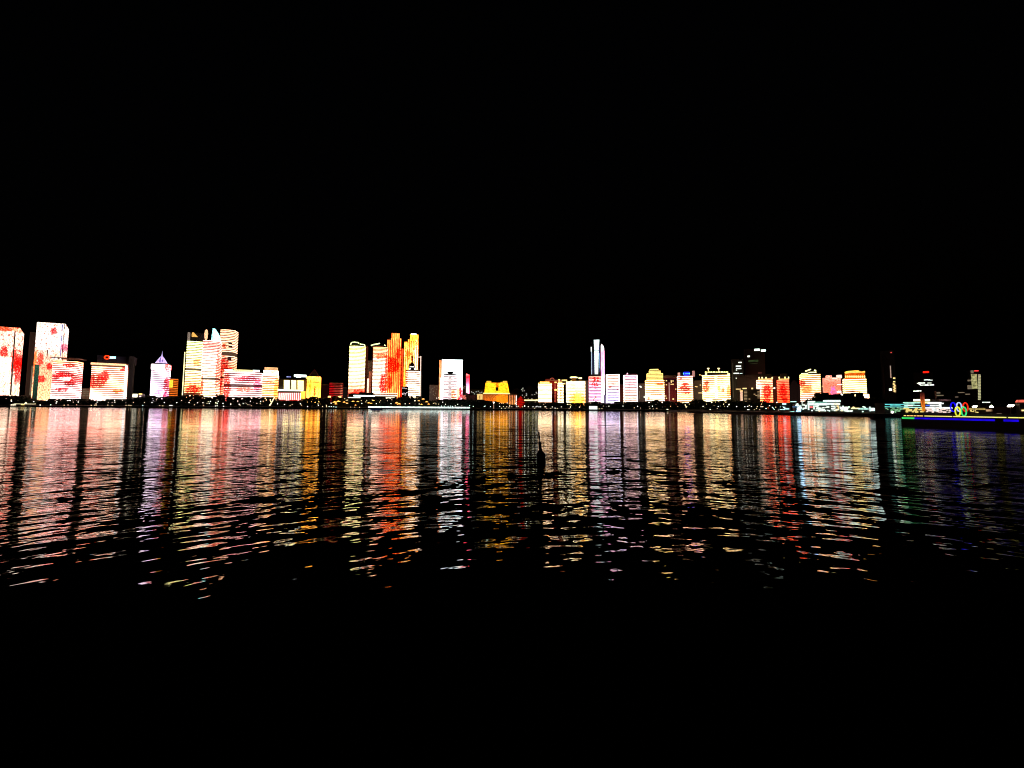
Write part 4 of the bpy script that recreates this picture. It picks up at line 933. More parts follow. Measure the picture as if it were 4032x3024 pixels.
mt = led('colonnade_block_led', b.w, b.h, [(0, (255, 246, 205)), (1, (255, 240, 180))], [(.4, .6, .25, .03, (190, 120, 60), .6)], 2.3, (.06, .4, .35))
b.body(); b.bands(mt, 16, 2, duty=.7)
b.px(3328, 3406, 1468, 1490, led('arcade_amber', b.w, b.h, [(0, (200, 110, 24)), (1, (190, 110, 30))], [], .8, (.3, .2, .5)), 'arcade_wall', y=4, th=20)
for i in range(10):
    xx = 3330 + i * 8.2; a, z = b.L(xx, 1483, 2.6); m_ = MB(); m_.lathe([(.6, z - 3.5), (2.0, z - 1), (1.6, z + 1.5), (.5, z + 4)], 8, (a, 2.6, 0)); m_.build('arcade_lamp', glow('arcade_lamp', (255, 225, 130), 2.2), b.root)
b.polyline([(3327, 1468), (3336, 1464), (3360, 1462), (3382, 1460.5)], 2.4, glow('curved_roof_gold', (255, 200, 80), 1.7), 'curved_roof', y=4); b.polyline([(3328, 1470), (3345, 1467), (3406, 1465)], 1.9, glow('curved_roof_amber', (255, 190, 90), 1.5), 'roof_edge_light', y=3); b.polyline([(3384, 1462), (3390, 1466), (3406, 1462)], 1.6, glow('curved_roof_gold', (255, 200, 80), 1.7), 'curved_roof', y=4)
b.px(3323, 3328, 1491, 1552, glow('edge_gold_column', (255, 225, 150), 1.8), 'edge_light', y=-1.2)
b.px(3396, 3423, 1552, 1569, led('annex_cream', b.w, b.h, [(0, (255, 220, 180)), (1, (255, 240, 214))], [], 1.9, (.1, .4, .4), lines=(4.6, .7, 'z', .3)), 'lit_annex', y=-10, th=9)

# --- far right dark towers
b = Bld('dark_slab_tower', 'tall nearly black tower with a red beacon and one pale vertical line', 3476, 3532, 1382, 1150, 40, cat='skyscraper', facing=1.0)
b.body(GLASS); b.roof()
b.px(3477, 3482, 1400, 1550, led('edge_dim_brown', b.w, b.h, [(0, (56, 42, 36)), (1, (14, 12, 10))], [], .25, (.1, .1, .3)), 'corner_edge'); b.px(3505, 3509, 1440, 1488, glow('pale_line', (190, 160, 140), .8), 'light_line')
b.windows([(3521, 1489, 5, 4), (3521, 1503, 5, 3), (3519, 1511, 4, 3)] + [(3520 + (i % 2) * 4, 1514 + i * 3.2, 4.5, 2) for i in range(10)], Y_WIN); b.windows([(3506, 1534, 6, 7)], W_WIN)
b.windows([(3509, 1388, 3, 3)], glow('beacon_red_dim', (230, 90, 80), 1.2), name='beacon')
b = Bld('beacon_tower', 'dark tower with a bright red roof beacon and broken rows of white windows', 3603, 3682, 1468, 1150, 36, cat='skyscraper', facing=1.0)
b.body(GLASS); b.roof()
b.windows([(3646, 1465, 12, 5)], glow('beacon_red', (255, 24, 10), 2.2), name='beacon')
b.windows([(3642, 1496, 4, 2.2), (3650, 1495.5, 5, 2.2), (3658, 1496, 5, 2.2), (3668, 1496.5, 5, 1.4), (3616, 1509, 6, 1.6), (3622, 1508, 7, 3.5), (3635, 1508, 8, 3), (3656, 1508, 5, 2), (3664, 1508, 4, 2), (3622, 1512, 5, 3), (3626, 1516.5, 4, 2), (3634, 1516, 5, 2), (3648, 1516, 8, 3.5), (3658, 1516, 5, 2), (3670, 1515.5, 8, 3), (3601, 1540, 5, 3), (3607, 1540, 5, 3), (3614, 1539, 5, 4), (3624, 1539, 4, 3)], W_WIN)
b = Bld('green_lit_tower', 'dark tower with dim green-white glazed front and a red bar on its roof', 3818, 3864, 1459, 1000, 30, cat='skyscraper', facing=1.0)
b.body(GLASS); b.roof()
b.px(3825, 3848, 1473, 1531, led('green_glazing', b.w, b.h, [(0, (140, 150, 112)), (1, (150, 160, 125))], [], .75, (.25, .35, .7)), 'glazed_front'); b.px(3822, 3834, 1458, 1470, D_WIN, 'roof_room', y=-.5)
b.px(3836, 3853, 1458, 1462, glow('red_bar', (255, 60, 60), 1.7), 'roof_light', y=-1)
b.windows([(3856 + (i % 2), 1476 + i * 6.0, 4.5, 3) for i in range(17)], glow('window_light_olive', (190, 185, 140), .9)); b.windows([(3818, 1498, 7, 4), (3817, 1519, 7, 3), (3820, 1526, 9, 8)], D_WIN)
b = Bld('dark_block', 'low dark block with scattered windows behind the five coloured rings', 3690, 3830, 1540, 900, 30)
b.body(plain('dark_slot_wall', (.016, .013, .011), .9)); b.roof()
b.windows([(3695, 1546.5, 6, 3.5), (3694, 1557, 5, 3), (3708, 1557, 6, 2.5), (3782, 1545.5, 8, 2), (3792, 1545.5, 5, 1.5), (3810, 1552, 7, 2.2), (3767, 1563, 5, 2)], D_WIN)

# ------------------------------------------------------------------ marina (nearer quay at right)
b = Bld('marina_terminal', 'bright white two-level marina hall with a broad glowing roof, below the wooded knoll', 3175, 3310, 1586, 760, 22, facing=.6)
b.body(plain('marina_wall', (.2, .22, .2), .7))
cw = glow('marina_white', (228, 255, 244), 1.25); cg = glow('marina_green', (150, 240, 215), .7)
b.px(3253, 3310, 1575, 1583, cw, 'glowing_roof', y=-3, th=18); b.px(3186, 3210, 1579, 1585, cw, 'glowing_roof', y=-2, th=10); b.px(3210, 3255, 1582, 1585, cg, 'roof_edge_light', y=-1)
b.px(3180, 3256, 1587, 1596, cw, 'light_band', y=-.8); b.px(3257, 3283, 1587, 1594, cw, 'light_band', y=-.8); b.px(3285, 3308, 1587, 1594, glow('marina_cream', (250, 250, 220), 1.2), 'light_band', y=-.8)
b.px(3181, 3187, 1596, 1614, cw, 'lit_pillar', y=-.8); b.px(3203, 3208, 1597, 1612, cw, 'lit_pillar', y=-.8)
b.px(3188, 3203, 1600, 1606, glow('red_shop_sign', (235, 110, 110), 1.3), 'shop_sign', y=-.8)
wn_ = []
for i in range(34):
    wn_.append((3212 + rng.random() * 96, 1598 + rng.random() * 20, 2.0 + rng.random() * 4, 1.0 + rng.random() * 1.6))
b.windows(wn_, glow('shop_window_white', (238, 255, 240), 1.2), y=-.9)
b.windows([(3290 + rng.random() * 18, 1598 + rng.random() * 16, 1.5, 2.5) for i in range(8)], Y_WIN, y=-.9)
b = Bld('glazed_shed', 'grey glazed shed with cool white lights at the left end of the marina', 3062, 3112, 1587, 1230, 14)
b.body(plain('shed_grey', (.25, .25, .27), .6)); b.roof(hgt=1)
b.px(3112, 3136, 1580, 1583, glow('cyan_bar', (170, 245, 225), 1.7), 'roof_bar', y=-1)
b.windows([(3078, 1603, 10, 3), (3086, 1604, 8, 3), (3100, 1610, 10, 3), (3081, 1614, 12, 4), (3092, 1609, 6, 3), (3073, 1615, 8, 3), (3088, 1590, 10, 5)], glow('cool_window', (190, 240, 235), 1.6), y=-1)
b = Bld('marina_kiosk', 'small kiosk crowded with white lights left of the marina hall', 3128, 3176, 1592, 770, 12, facing=.6)
b.body(plain('marina_wall', (.2, .22, .2), .7)); b.roof(hgt=.8)
b.windows([(3136 + rng.random() * 38, 1586 + rng.random() * 24, 2 + rng.random() * 4, 1.2 + rng.random() * 1.5) for i in range(20)], glow('shop_window_white', (238, 255, 240), 1.2), y=-.6)
b = Bld('blue_ice_sculpture', 'tilted ice-blue lit sail shape at the water left of the marina', 3132, 3155, 1602, 700, 4, cat='light sculpture')
b.sheet([(3140, 1608), (3148, 1601), (3155, 1606), (3153, 1622), (3133, 1623), (3138, 1614)], led('ice_blue_led', b.w, b.h, [(0, (150, 210, 255)), (1, (190, 235, 255))], [], 1.4, (.5, .5, .6)), 'lit_sail', y=0, th=2)
b.px(3120, 3152, 1601, 1603.5, glow('blue_strip', (110, 170, 230), 1.0), 'light_bar', y=.6); b.px(3110, 3128, 1620, 1623, glow('cyan_bar', (170, 245, 225), 1.7), 'foot_light', y=0)
b = Bld('promenade_shops', 'low row of glowing white shops right of the marina hall', 3312, 3440, 1602, 720, 12, facing=.6)
b.body(plain('marina_wall', (.2, .22, .2), .7)); b.roof(hgt=.8)
b.windows([(3314 + rng.random() * 36, 1603 + rng.random() * 17, 4 + rng.random() * 4, 1.5 + rng.random() * 1.5) for i in range(16)], glow('shop_window_white', (238, 255, 240), 1.2), y=-.6)
b.px(3380, 3421, 1607, 1613, glow('shops_cyan', (190, 245, 235), .9), 'light_band', y=-.6); b.px(3352, 3384, 1606, 1610, STRIPY, 'light_band', y=-.6)
b = Bld('white_kiosk', 'small square kiosk glowing white, right of the promenade shops', 3430, 3452, 1606, 710, 8, facing=.6)
b.body(plain('marina_wall', (.2, .22, .2), .7)); b.px(3430, 3450, 1606, 1618, cw, 'lit_front', y=-.6); b.px(3424, 3428, 1601, 1620, glow('kiosk_post', (220, 240, 235), 1.3), 'light_post', y=-.6); b.roof(hgt=.6)

def boat(name, label, px0, px1, wy, mat_hull, mat_light, rows, hgt_px, group='boats moored along the far quay'):
    xm = (px0 + px1) / 2; Y = 5.0 * F_PX / max(5.0, wy - hor(xm)); p = at(xm, wy, Y)
    hl_ = (at(px1, wy, Y).x - at(px0, wy, Y).x) / 2; H = hgt_px / F_PX * Y
    r_ = empty(name, (p.x, p.y, 0), 0, label, 'boat', group)
    h_ = MB(); pts = [(-hl_, 0), (-hl_ * .8, -hl_ * .16), (hl_ * .7, -hl_ * .16), (hl_, 0), (hl_ * .7, hl_ * .16), (-hl_ * .8, hl_ * .16)]
    h_.prism(pts, -.4, H * .42, scale_top=1.08); h_.build('hull', mat_hull, r_)
    c_ = MB(); c_.box(-hl_ * .7, hl_ * .55, -hl_ * .1, hl_ * .1, H * .43, H * .8); c_.build('cabin', mat_hull, r_)
    c_ = MB(); c_.box(-hl_ * .72, hl_ * .57, -hl_ * .13, hl_ * .13, H * .81, H * .9); c_.build('cabin_roof', mat_hull, r_)
    for i in range(rows):
        l_ = MB(); z = H * (.3 + .26 * i); l_.box(-hl_ * (.9 - .15 * i), hl_ * (.72 - .12 * i), -hl_ * .19 + i * .02 * hl_, -hl_ * .17 + i * .02 * hl_ + .1, z, z + H * .12); l_.build('light_strip', mat_light, r_)
    m_ = MB(); m_.bar((-hl_ * .1, 0, H * .9), (-hl_ * .1, 0, H * 1.25), .12); m_.build('mast', STEEL, r_)
    return r_
boat('tour_boat', 'yellow-lit tour boat moored at the marina edge', 3330, 3395, 1628, plain('boat_white', (.5, .45, .3), .5), glow('boat_yellow', (255, 226, 90), 1.8), 3, 16)
boat('small_boat', 'small dark blue boat low in the water before the white lit quay edge', 1459, 1506, 1613.8, plain('boat_navy', (.04, .05, .12), .5), glow('boat_blue_dim', (60, 80, 150), .5), 1, 8)

# white lit quay edge
b = Bld('lit_quay_railing', 'long blazing white light band along the water below the screen tower', 1450, 1850, 1601, 1204, 2.5, cat='lit railing', facing=0)
m_ = MB(); zt = b.L(1650, 1601)[1]; zb_ = b.L(1650, 1609)[1]
m_.box(-b.w / 2, b.w / 2, 0, 2.5, zb_ - .1, zt); m_.build('light_band', led('quay_white_led', b.w, 10, [(0, (236, 252, 246)), (1, (250, 255, 250))], [], .5, (.1, .2, .5), hue=(1, 1, 1)), b.root)
m_ = MB()
for i in range(60): xx = -b.w / 2 + (i + .5) * b.w / 60; m_.box(xx - .3, xx + .3, .5, 2, -4, zb_ - .2)
m_.build('posts', STEEL, b.root)
b = Bld('lit_kiosk', 'low white box kiosk glowing at the water below the pink block', 2320, 2352, 1599, 1206, 8, cat='kiosk', facing=0)
b.body(STEEL); b.px(2320, 2352, 1599, 1612, glow('kiosk_white', (245, 255, 252), 1.3), 'lit_front', y=-.6); b.roof(hgt=.8)
b = Bld('lit_arcade', 'low cream light bar left of the foot of the gold-crowned block', 2065, 2120, 1575, 1270, 6, cat='arcade')
b.body(STONE); b.px(2064, 2122, 1574, 1578, STRIPY, 'light_bar'); b.roof(hgt=.5)
b = Bld('lit_stage', 'broad flat stage roof glowing warm at the left edge waterfront', 50, 140, 1588, 1214, 10, cat='pavilion')
b.body(STEEL, z1=b.h * .4); 
rf = MB(); hw = b.w / 2; rf.prism([(-hw, -1), (hw, -1), (hw, 10), (-hw, 10)], b.h * .55, b.h * .75, scale_top=.8); rf.build('roof', glow('stage_roof', (255, 240, 190), 1.7), b.root)
for xx in (-.8, -.3, .3, .8):
    m_ = MB(); m_.box(xx * hw - .2, xx * hw + .2, 4, 4.4, b.h * .3, b.h * .55); m_.build('post', STEEL, b.root)
rf = MB(); rf.lathe([(3, 0), (2, 3), (.3, 5.5)], 10, (hw * .15, 3, b.h * .75)); rf.build('roof_cone', glow('stage_roof', (255, 240, 190), 1.7), b.root)
b.px(42, 62, 1593, 1596, glow('stage_lamp', (255, 236, 200), 2.2), 'light_strip', y=-2); b.px(82, 96, 1592, 1595, STRIPG, 'light_strip', y=-2)

# slanted lit mast
p0 = at(1062, 1594, 1214); p1 = at(1081, 1564, 1214); p2 = at(1088, 1577, 1214)
r_ = empty('leaning_mast', (p0.x, p0.y, land(1214)), 0, 'pale leaning lit mast with a short strut left of the glowing columns', 'mast')
m_ = MB(); m_.bar((0, 0, p0.z - land(1214) - 3), (p1.x - p0.x, 0, p1.z - land(1214)), 1.7); m_.build('mast', glow('mast_light', (255, 230, 170), 1.6), r_)
m_ = MB(); m_.bar((p2.x - p0.x, 0, p2.z - land(1214)), (p1.x - p0.x + .5, .5, p1.z - land(1214)), 1.0); m_.build('strut', glow('strut_light', (200, 160, 110), 1.0), r_)

# glowing tent shapes made up to stand in for warm-lit foliage
GC = 'glowing stand-ins for lit foliage on the slope'
tent = None
spots = [(1318, 1583, 9), (1333, 1580, 8), (1322, 1590, 7), (1355, 1583, 7), (1366, 1587, 5), (1390, 1580, 6), (1409, 1581, 6), (1400, 1595, 5), (1452, 1586, 7), (1471, 1577, 5), (1461, 1588, 5), (1562, 1586, 9), (1572, 1590, 8), (1666, 1571, 7), (1680, 1582, 7), (1688, 1591, 6), (1660, 1592, 6), (1650, 1578, 5)]
for i, (x_, y_, r__) in enumerate(spots):
    Y_ = 1211 + (i % 4) * 3; p = at(x_, y_, Y_)
    if tent is None:
        tent = empty('foliage_glow', (0, 0, 0), 0, None, 'canopy', GC)
        m_ = MB(); m_.lathe([(1.0, -.22), (.8, 0), (.35, .22), (.05, .45)], 8); m_.build('canopy_roof', led('foliage_glow_warm', 2, 1, [(0, (255, 214, 130)), (1, (225, 170, 90))], [], .9, (1.5, 1.5, .6)), tent)
        m_ = MB()
        m_.bar((0, 0, -1.3), (0, 0, -.2), .05); m_.build('pole', STEEL, tent); t_ = tent
    else: t_ = copy_tree(tent)
    t_.location = p; t_.scale = (r__ * .78, r__ * .6, r__ * .7); t_.rotation_euler = (0, 0, i * .7)
    where = 'left of the yellow-green curved tower' if x_ < 1368 else 'below the yellow-green curved tower' if x_ < 1480 else 'below the red fin tower' if x_ < 1600 else 'below the pink-white outlined tower'
    t_['label'] = 'glowing stand-in for warm-lit foliage on the dark slope ' + where

# ------------------------------------------------------------------ lamps along the far quay
def make_lamp(name, R, mat, label):
    r_ = empty(name, (0, 0, 0), 0, label, 'street lamp', 'lamps along the far quay')
    m_ = MB(); m_.lathe([(.22, 0), (.12, 1), (.1, 8)], 6); po = m_.build('pole', STEEL, r_)
    m_ = MB(); m_.ball((0, 0, 8.0), R, 7); m_.build('lamp_globe', mat, r_)
    return r_
LAMP_W = glow('lamp_white', (255, 250, 236), 1.7); LAMP_G = glow('lamp_warm', (255, 225, 170), 1.3); LAMP_C = glow('lamp_cool', (220, 255, 240), 1.5); LAMP_D = glow('lamp_dim', (255, 214, 180), 1.6)
protos = {}
def nearest_name(x):
    zones = [(130, 'below the leftmost slab towers'), (330, 'below the canopy-roofed striped hotel'), (520, 'below the framed striped block'), (720, 'below the spired lilac tower'), (860, 'below the trio of curved towers'), (1035, 'below the broad pink-white block'), (1205, 'below the colonnaded hall'), (1365, 'below the pyramid roofed and ruddy blocks'), (1520, 'below the pair of curved towers'), (1700, 'below the domed tower'), (1850, 'by the white lit quay edge'), (2030, 'below the golden palace'), (2120, 'around the red ring sculpture'), (2310, 'below the gold-crowned and twin-wing blocks'), (2450, 'below the pink and lilac blocks'), (2620, 'below the stepped cream block'), (2770, 'below the blue-sign block'), (2900, 'below the lantern-topped block'), (3060, 'below the red striped pair'), (3180, 'at the left end of the marina'), (3470, 'along the marina shops'), (5000, 'on the dark harbour quay by the pier')]
    for lim, s_ in zones:
        if x < lim: return s_
def lamp(x, y, kind='W', Y=None):
    if Y is None: Y = 1207 if y > hor(x) - 10 else 1213 if y > hor(x) - 22 else 1219
    p = at(x, y, Y)
    if kind not in protos:
        R = {'W': 1.35, 'G': 1.25, 'C': 1.3, 'D': 1.0}[kind]; mt_ = {'W': LAMP_W, 'G': LAMP_G, 'C': LAMP_C, 'D': LAMP_D}[kind]
        protos[kind] = make_lamp('street_lamp', R, mt_, None); t_ = protos[kind]
    else: t_ = copy_tree(protos[kind])
    zg = land(Y) if Y > 1200 else 2.4
    t_.location = (p.x, p.y, zg); H_ = max(1.5, p.z - zg)
    for ch in t_.children:
        if ch.name.startswith('pole'): ch.scale = (1, 1, H_ / 8)
        else: ch.location = (0, 0, H_ - 8)
    lookw = {'W': 'round white', 'G': 'warm yellow', 'C': 'cool greenish-white', 'D': 'faint dim'}[kind]
    row = 'lamp at the water' if y > hor(x) - 8 else 'lamp higher up'
    t_['label'] = lookw + ' ' + row + ' ' + nearest_name(x)
    return t_
def z1(s_, x0, y0, sc=.235):   # lamps read off an enlarged strip
    return [(x0 + u * sc, y0 + v * sc, k_) for u, v, k_ in s_]
L = []
L += z1([(192, 170, 'W'), (565, 176, 'W'), (588, 214, 'G'), (672, 249, 'W'), (785, 155, 'W'), (850, 230, 'C'), (940, 200, 'W'), (953, 178, 'W'), (1075, 236, 'G'), (1133, 158, 'W'), (1140, 232, 'D'), (1310, 183, 'W'), (1285, 230, 'D'), (1530, 236, 'G'), (1590, 236, 'G'), (1612, 233, 'G'), (1628, 183, 'W'), (1610, 212, 'D'), (1805, 233, 'G'), (1880, 240, 'G'), (1925, 185, 'W'), (2110, 238, 'G'), (2160, 235, 'G'), (2192, 240, 'G')], 0, 1540)
L += z1([(110, 188, 'D'), (295, 190, 'D'), (265, 240, 'C'), (418, 190, 'W'), (493, 147, 'D'), (627, 192, 'W'), (600, 247, 'G'), (545, 243, 'D'), (735, 238, 'W'), (720, 240, 'W'), (752, 240, 'W'), (833, 192, 'W'), (915, 156, 'D'), (1040, 192, 'W'), (1110, 117, 'D'), (1130, 230, 'G'), (1182, 194, 'W'), (1272, 192, 'W'), (1283, 243, 'G'), (1298, 120, 'G'), (1360, 176, 'G'), (1400, 171, 'W'), (1380, 206, 'W'), (1342, 206, 'G'), (1530, 172, 'W'), (1512, 206, 'W'), (1483, 249, 'W'), (1513, 245, 'W'), (1608, 206, 'W'), (1620, 254, 'W'), (1740, 205, 'G'), (1738, 224, 'W'), (1880, 219, 'W'), (1897, 243, 'G'), (1950, 207, 'W'), (2025, 227, 'G'), (2085, 246, 'G')], 500, 1540)
L += z1([(112, 171, 'W'), (106, 212, 'G'), (267, 228, 'W'), (395, 213, 'W'), (512, 223, 'W'), (607, 242, 'G'), (640, 223, 'D'), (777, 212, 'W'), (795, 234, 'G'), (898, 258, 'W'), (1072, 214, 'G'), (1080, 236, 'W'), (1150, 258, 'G'), (1212, 238, 'G'), (1213, 262, 'G'), (1258, 258, 'C'), (1296, 258, 'C'), (1336, 260, 'C'), (1375, 268, 'C'), (1292, 201, 'W'), (1559, 205, 'W'), (1520, 127, 'G'), (1797, 160, 'G'), (1890, 153, 'G'), (1808, 206, 'W'), (1983, 150, 'G'), (1875, 180, 'G'), (2050, 209, 'W'), (2105, 184, 'G'), (2122, 160, 'G'), (1620, 277, 'D'), (1690, 277, 'D'), (1770, 278, 'G'), (1545, 152, 'G'), (1570, 150, 'G')], 1000, 1540)
L += z1([(168, 210, 'W'), (107, 163, 'D'), (182, 145, 'G'), (405, 213, 'W'), (481, 207, 'D'), (565, 162, 'W'), (640, 215, 'W'), (622, 160, 'G'), (722, 130, 'G'), (760, 178, 'G'), (878, 205, 'G'), (905, 200, 'G'), (922, 215, 'G'), (966, 218, 'G'), (935, 117, 'W'), (967, 112, 'W'), (1035, 185, 'W'), (1082, 220, 'W'), (1286, 222, 'W'), (1015, 250, 'C'), (1060, 252, 'C'), (1125, 254, 'C'), (1165, 250, 'C'), (1200, 255, 'C'), (1246, 247, 'W'), (1355, 247, 'D'), (1487, 243, 'C'), (1545, 255, 'C'), (1730, 257, 'C'), (1745, 250, 'C'), (1835, 260, 'C'), (2115, 200, 'W'), (1990, 255, 'W'), (2052, 258, 'G'), (2108, 262, 'G'), (2155, 250, 'W'), (2080, 290, 'G'), (2020, 288, 'G'), (2145, 280, 'G'), (1985, 204, 'G'), (2020, 203, 'G'), (2050, 204, 'G')], 1500, 1540)
L += z1([(30, 248, 'W'), (65, 262, 'G'), (128, 205, 'W'), (150, 262, 'W'), (178, 252, 'G'), (245, 264, 'G'), (281, 255, 'W'), (281, 243, 'W'), (340, 261, 'W'), (420, 263, 'W'), (446, 291, 'G'), (470, 264, 'W'), (487, 253, 'W'), (520, 264, 'W'), (549, 263, 'W'), (600, 220, 'D'), (617, 263, 'G'), (634, 263, 'W'), (458, 181, 'D'), (743, 264, 'W'), (718, 288, 'G'), (790, 284, 'W'), (826, 290, 'G'), (895, 264, 'W'), (1047, 266, 'W'), (1200, 268, 'W'), (650, 288, 'D'), (1025, 290, 'D'), (1380, 200, 'D'), (1528, 297, 'G'), (1575, 293, 'D'), (1598, 250, 'D'), (1692, 252, 'W'), (1928, 250, 'W'), (1937, 198, 'G'), (1971, 188, 'G'), (2117, 280, 'G'), (2173, 255, 'W'), (278, 100, 'D')], 2000, 1540)
L += z1([(45, 253, 'W'), (95, 284, 'D'), (293, 252, 'W'), (252, 290, 'D'), (305, 298, 'D'), (368, 288, 'G'), (271, 181, 'D'), (598, 253, 'G'), (540, 312, 'W'), (555, 310, 'G'), (842, 228, 'G'), (842, 240, 'G'), (870, 256, 'G'), (858, 272, 'G'), (800, 198, 'G'), (1140, 255, 'W'), (1260, 307, 'W'), (1396, 258, 'W'), (1553, 259, 'W'), (1378, 294, 'D'), (1490, 214, 'D'), (1705, 260, 'W'), (1842, 261, 'W'), (1890, 256, 'W'), (1916, 240, 'G'), (1953, 258, 'W'), (2050, 258, 'G'), (2113, 262, 'W'), (2145, 260, 'G'), (2038, 290, 'G'), (1890, 310, 'W'), (1910, 312, 'W'), (2000, 312, 'D'), (2092, 312, 'D'), (2123, 217, 'G'), (2195, 290, 'C'), (918, 155, 'W')], 2500, 1540)
for x_, y_, k_ in L: lamp(x_, y_, k_)
for u, v, k_, Y_ in [(15, 260, 'G', 1214), (70, 292, 'W', 1207), (128, 243, 'W', 1214), (262, 185, 'W', 1250), (245, 190, 'W', 1250), (190, 285, 'C', 1207), (175, 270, 'C', 1207), (205, 305, 'C', 1207), (232, 268, 'G', 1214), (275, 322, 'D', 1206), (600, 215, 'C', 745), (640, 250, 'C', 745), (575, 240, 'C', 745), (690, 300, 'C', 742), (735, 265, 'C', 742), (1360, 255, 'C', 700), (1460, 265, 'C', 700), (1700, 262, 'C', 700), (1725, 272, 'C', 700), (1330, 50, 'W', 800), (1345, 62, 'W', 800), (1562, 62, 'G', 800), (1562, 80, 'G', 800), (840, 325, 'C', 690), (960, 335, 'G', 690), (1060, 330, 'C', 690), (1130, 330, 'C', 690), (1250, 325, 'G', 690), (1340, 330, 'G', 690), (1530, 270, 'G', 700), (1545, 275, 'G', 700), (1690, 355, 'C', 684), (1940, 335, 'C', 688), (2040, 318, 'G', 500), (2065, 345, 'W', 500), (2185, 360, 'W', 420)]:
    lamp(3000 + u * .235, 1540 + v * .235, k_, Y_)
# tall lit post by the golden palace
p = at(1944, 1605, 1208); z_ = at(1944, 1585, 1208).z
r_ = empty('beacon_post', (p.x, p.y, 4.2), 0, 'tall pale post with a round lamp before the golden palace', 'lamp post')
m_ = MB(); m_.lathe([(1.2, 0), (.9, z_ - 6)], 8); m_.build('post', glow('post_pinkish', (190, 150, 125), .8), r_)
m_ = MB(); m_.ball((0, 0, z_ - 4.2), 2.3, 8); m_.build('lamp_globe', glow('post_lamp', (255, 240, 225), 4), r_)

# ------------------------------------------------------------------ harbour quay terminal, right
b = Bld('ferry_terminal', 'long lit terminal with cyan floor strips left, white floors right and an orange tower', 3485, 3745, 1588, 420, 16, facing=.25)
b.body(plain('terminal_wall', (.015, .016, .016), .8)); b.roof(hgt=.4)
cy = glow('terminal_cyan', (120, 240, 240), .75); mi = glow('terminal_mint', (190, 255, 236), .95); tw = glow('terminal_white', (250, 255, 252), 1.1)
b.px(3487, 3562, 1590.5, 1594, cy, 'light_strip'); b.px(3486, 3560, 1600.5, 1603.5, cy, 'light_strip'); b.px(3508, 3546, 1593.5, 1597.5, cy, 'light_strip', y=-1)
b.px(3559, 3624, 1583.5, 1588, mi, 'light_strip', y=-1); b.px(3562, 3601, 1589, 1592.5, mi, 'light_strip'); b.px(3562, 3576, 1594, 1601, mi, 'lit_window'); b.px(3576, 3595, 1595, 1599, glow('terminal_cream', (240, 250, 205), 1.7), 'lit_window'); b.px(3598, 3624, 1595, 1598.5, mi, 'lit_window'); b.px(3560, 3632, 1603, 1606.5, mi, 'light_strip')
b.px(3655, 3708, 1583, 1591, tw, 'light_strip', y=-1); b.px(3643, 3656, 1584, 1588, STRIPY, 'light_strip', y=-1); b.px(3662, 3702, 1594, 1600, tw, 'light_strip', y=-1); b.px(3648, 3662, 1594, 1599, glow('blue_window', (70, 110, 230), 1.2), 'lit_window', y=-1)
b.px(3700, 3707, 1591, 1603, tw, 'lit_pillar', y=-1); b.px(3645, 3750, 1603, 1610, tw, 'light_strip', y=-1.2); b.px(3708, 3716, 1586, 1591, tw, 'light_strip', y=-1); b.px(3673, 3696, 1610, 1620, tw, 'lit_window', y=-1)
b.px(3633, 3642, 1546, 1620, led('orange_tower_led', b.w, b.h * 2.1, [(0, (255, 190, 80)), (.55, (255, 160, 70)), (.7, (190, 110, 80)), (1, (110, 62, 50))], [], .24, (.5, .3, .5), hue=(1, .9, .9)), 'orange_tower', y=-2, th=3)
for xx in (3607, 3617, 3627, 3642, 3650, 3657): 
    m_ = MB(); a, z = b.L(xx, 1576, 2); m_.box(a - 1.1, a + 1.1, 2, 4, z - 1.1, z + 1.1); m_.build('roof_lamp', glow('roof_lamp_lemon', (255, 255, 190), 2.4), b.root)
m_ = MB(); a0 = b.L(3598, 1580, 1)[0]; a1 = b.L(3664, 1580, 1)[0]; z = b.L(3630, 1580, 1)[1]; m_.box(a0, a1, 1, 9, b.h + .45, z); m_.build('roof_storey', DARK, b.root)
wn_ = [(3490 + rng.random() * 66, 1604 + rng.random() * 20, .8 + rng.random() * 1.8, .6 + rng.random() * .9) for i in range(24)]
b.windows(wn_, glow('shop_window_green', (180, 255, 190), .45), y=-.9)
b.windows([(3562 + rng.random() * 70, 1608 + rng.random() * 14, 1 + rng.random() * 2.4, .8 + rng.random()) for i in range(22)], glow('shop_window_amber', (255, 226, 130), .9), y=-.9)
b.windows([(3646 + rng.random() * 100, 1609 + rng.random() * 14, 1 + rng.random() * 2.0, .6 + rng.random()) for i in range(30)], glow('shop_window_pinkish', (255, 226, 214), 1.0), y=-1.5)
b = Bld('grey_pavilion', 'grey unlit pavilion with a pale frieze just left of the blue ring', 3702, 3744, 1572, 470, 12, facing=.25)
b.body(plain('pavilion_grey', (.15, .14, .15), .7)); b.px(3702, 3743, 1572, 1579, led('frieze_dim', b.w, b.h, [(0, (90, 76, 78)), (1, (90, 76, 78))], [], .7, (.6, .6, .8)), 'frieze', y=-.5); b.roof(hgt=.5)
b = Bld('harbour_shed', 'low dark shed with warm pools of light behind and right of the five rings', 3812, 4100, 1604, 400, 14, facing=.2)
b.body(plain('shed_brown', (.10, .085, .07), .8)); b.roof(hgt=.5)
b.px(3818, 3880, 1609, 1612, glow('shed_warm', (235, 205, 120), 1.1), 'light_strip'); b.px(3885, 3907, 1612, 1620, glow('shed_panel', (190, 150, 110), .8), 'lit_panel'); b.px(3926, 3945, 1627, 1629, D_WIN, 'lit_window', y=-.5)
b.px(3872, 3899, 1582, 1586, glow('canopy_edge', (225, 235, 225), 1.3), 'canopy_edge', y=-1); 
m_ = MB(); a0 = b.L(3870, 1586, 0)[0]; a1 = b.L(3902, 1586, 0)[0]; z = b.L(3885, 1582, 0)[1]
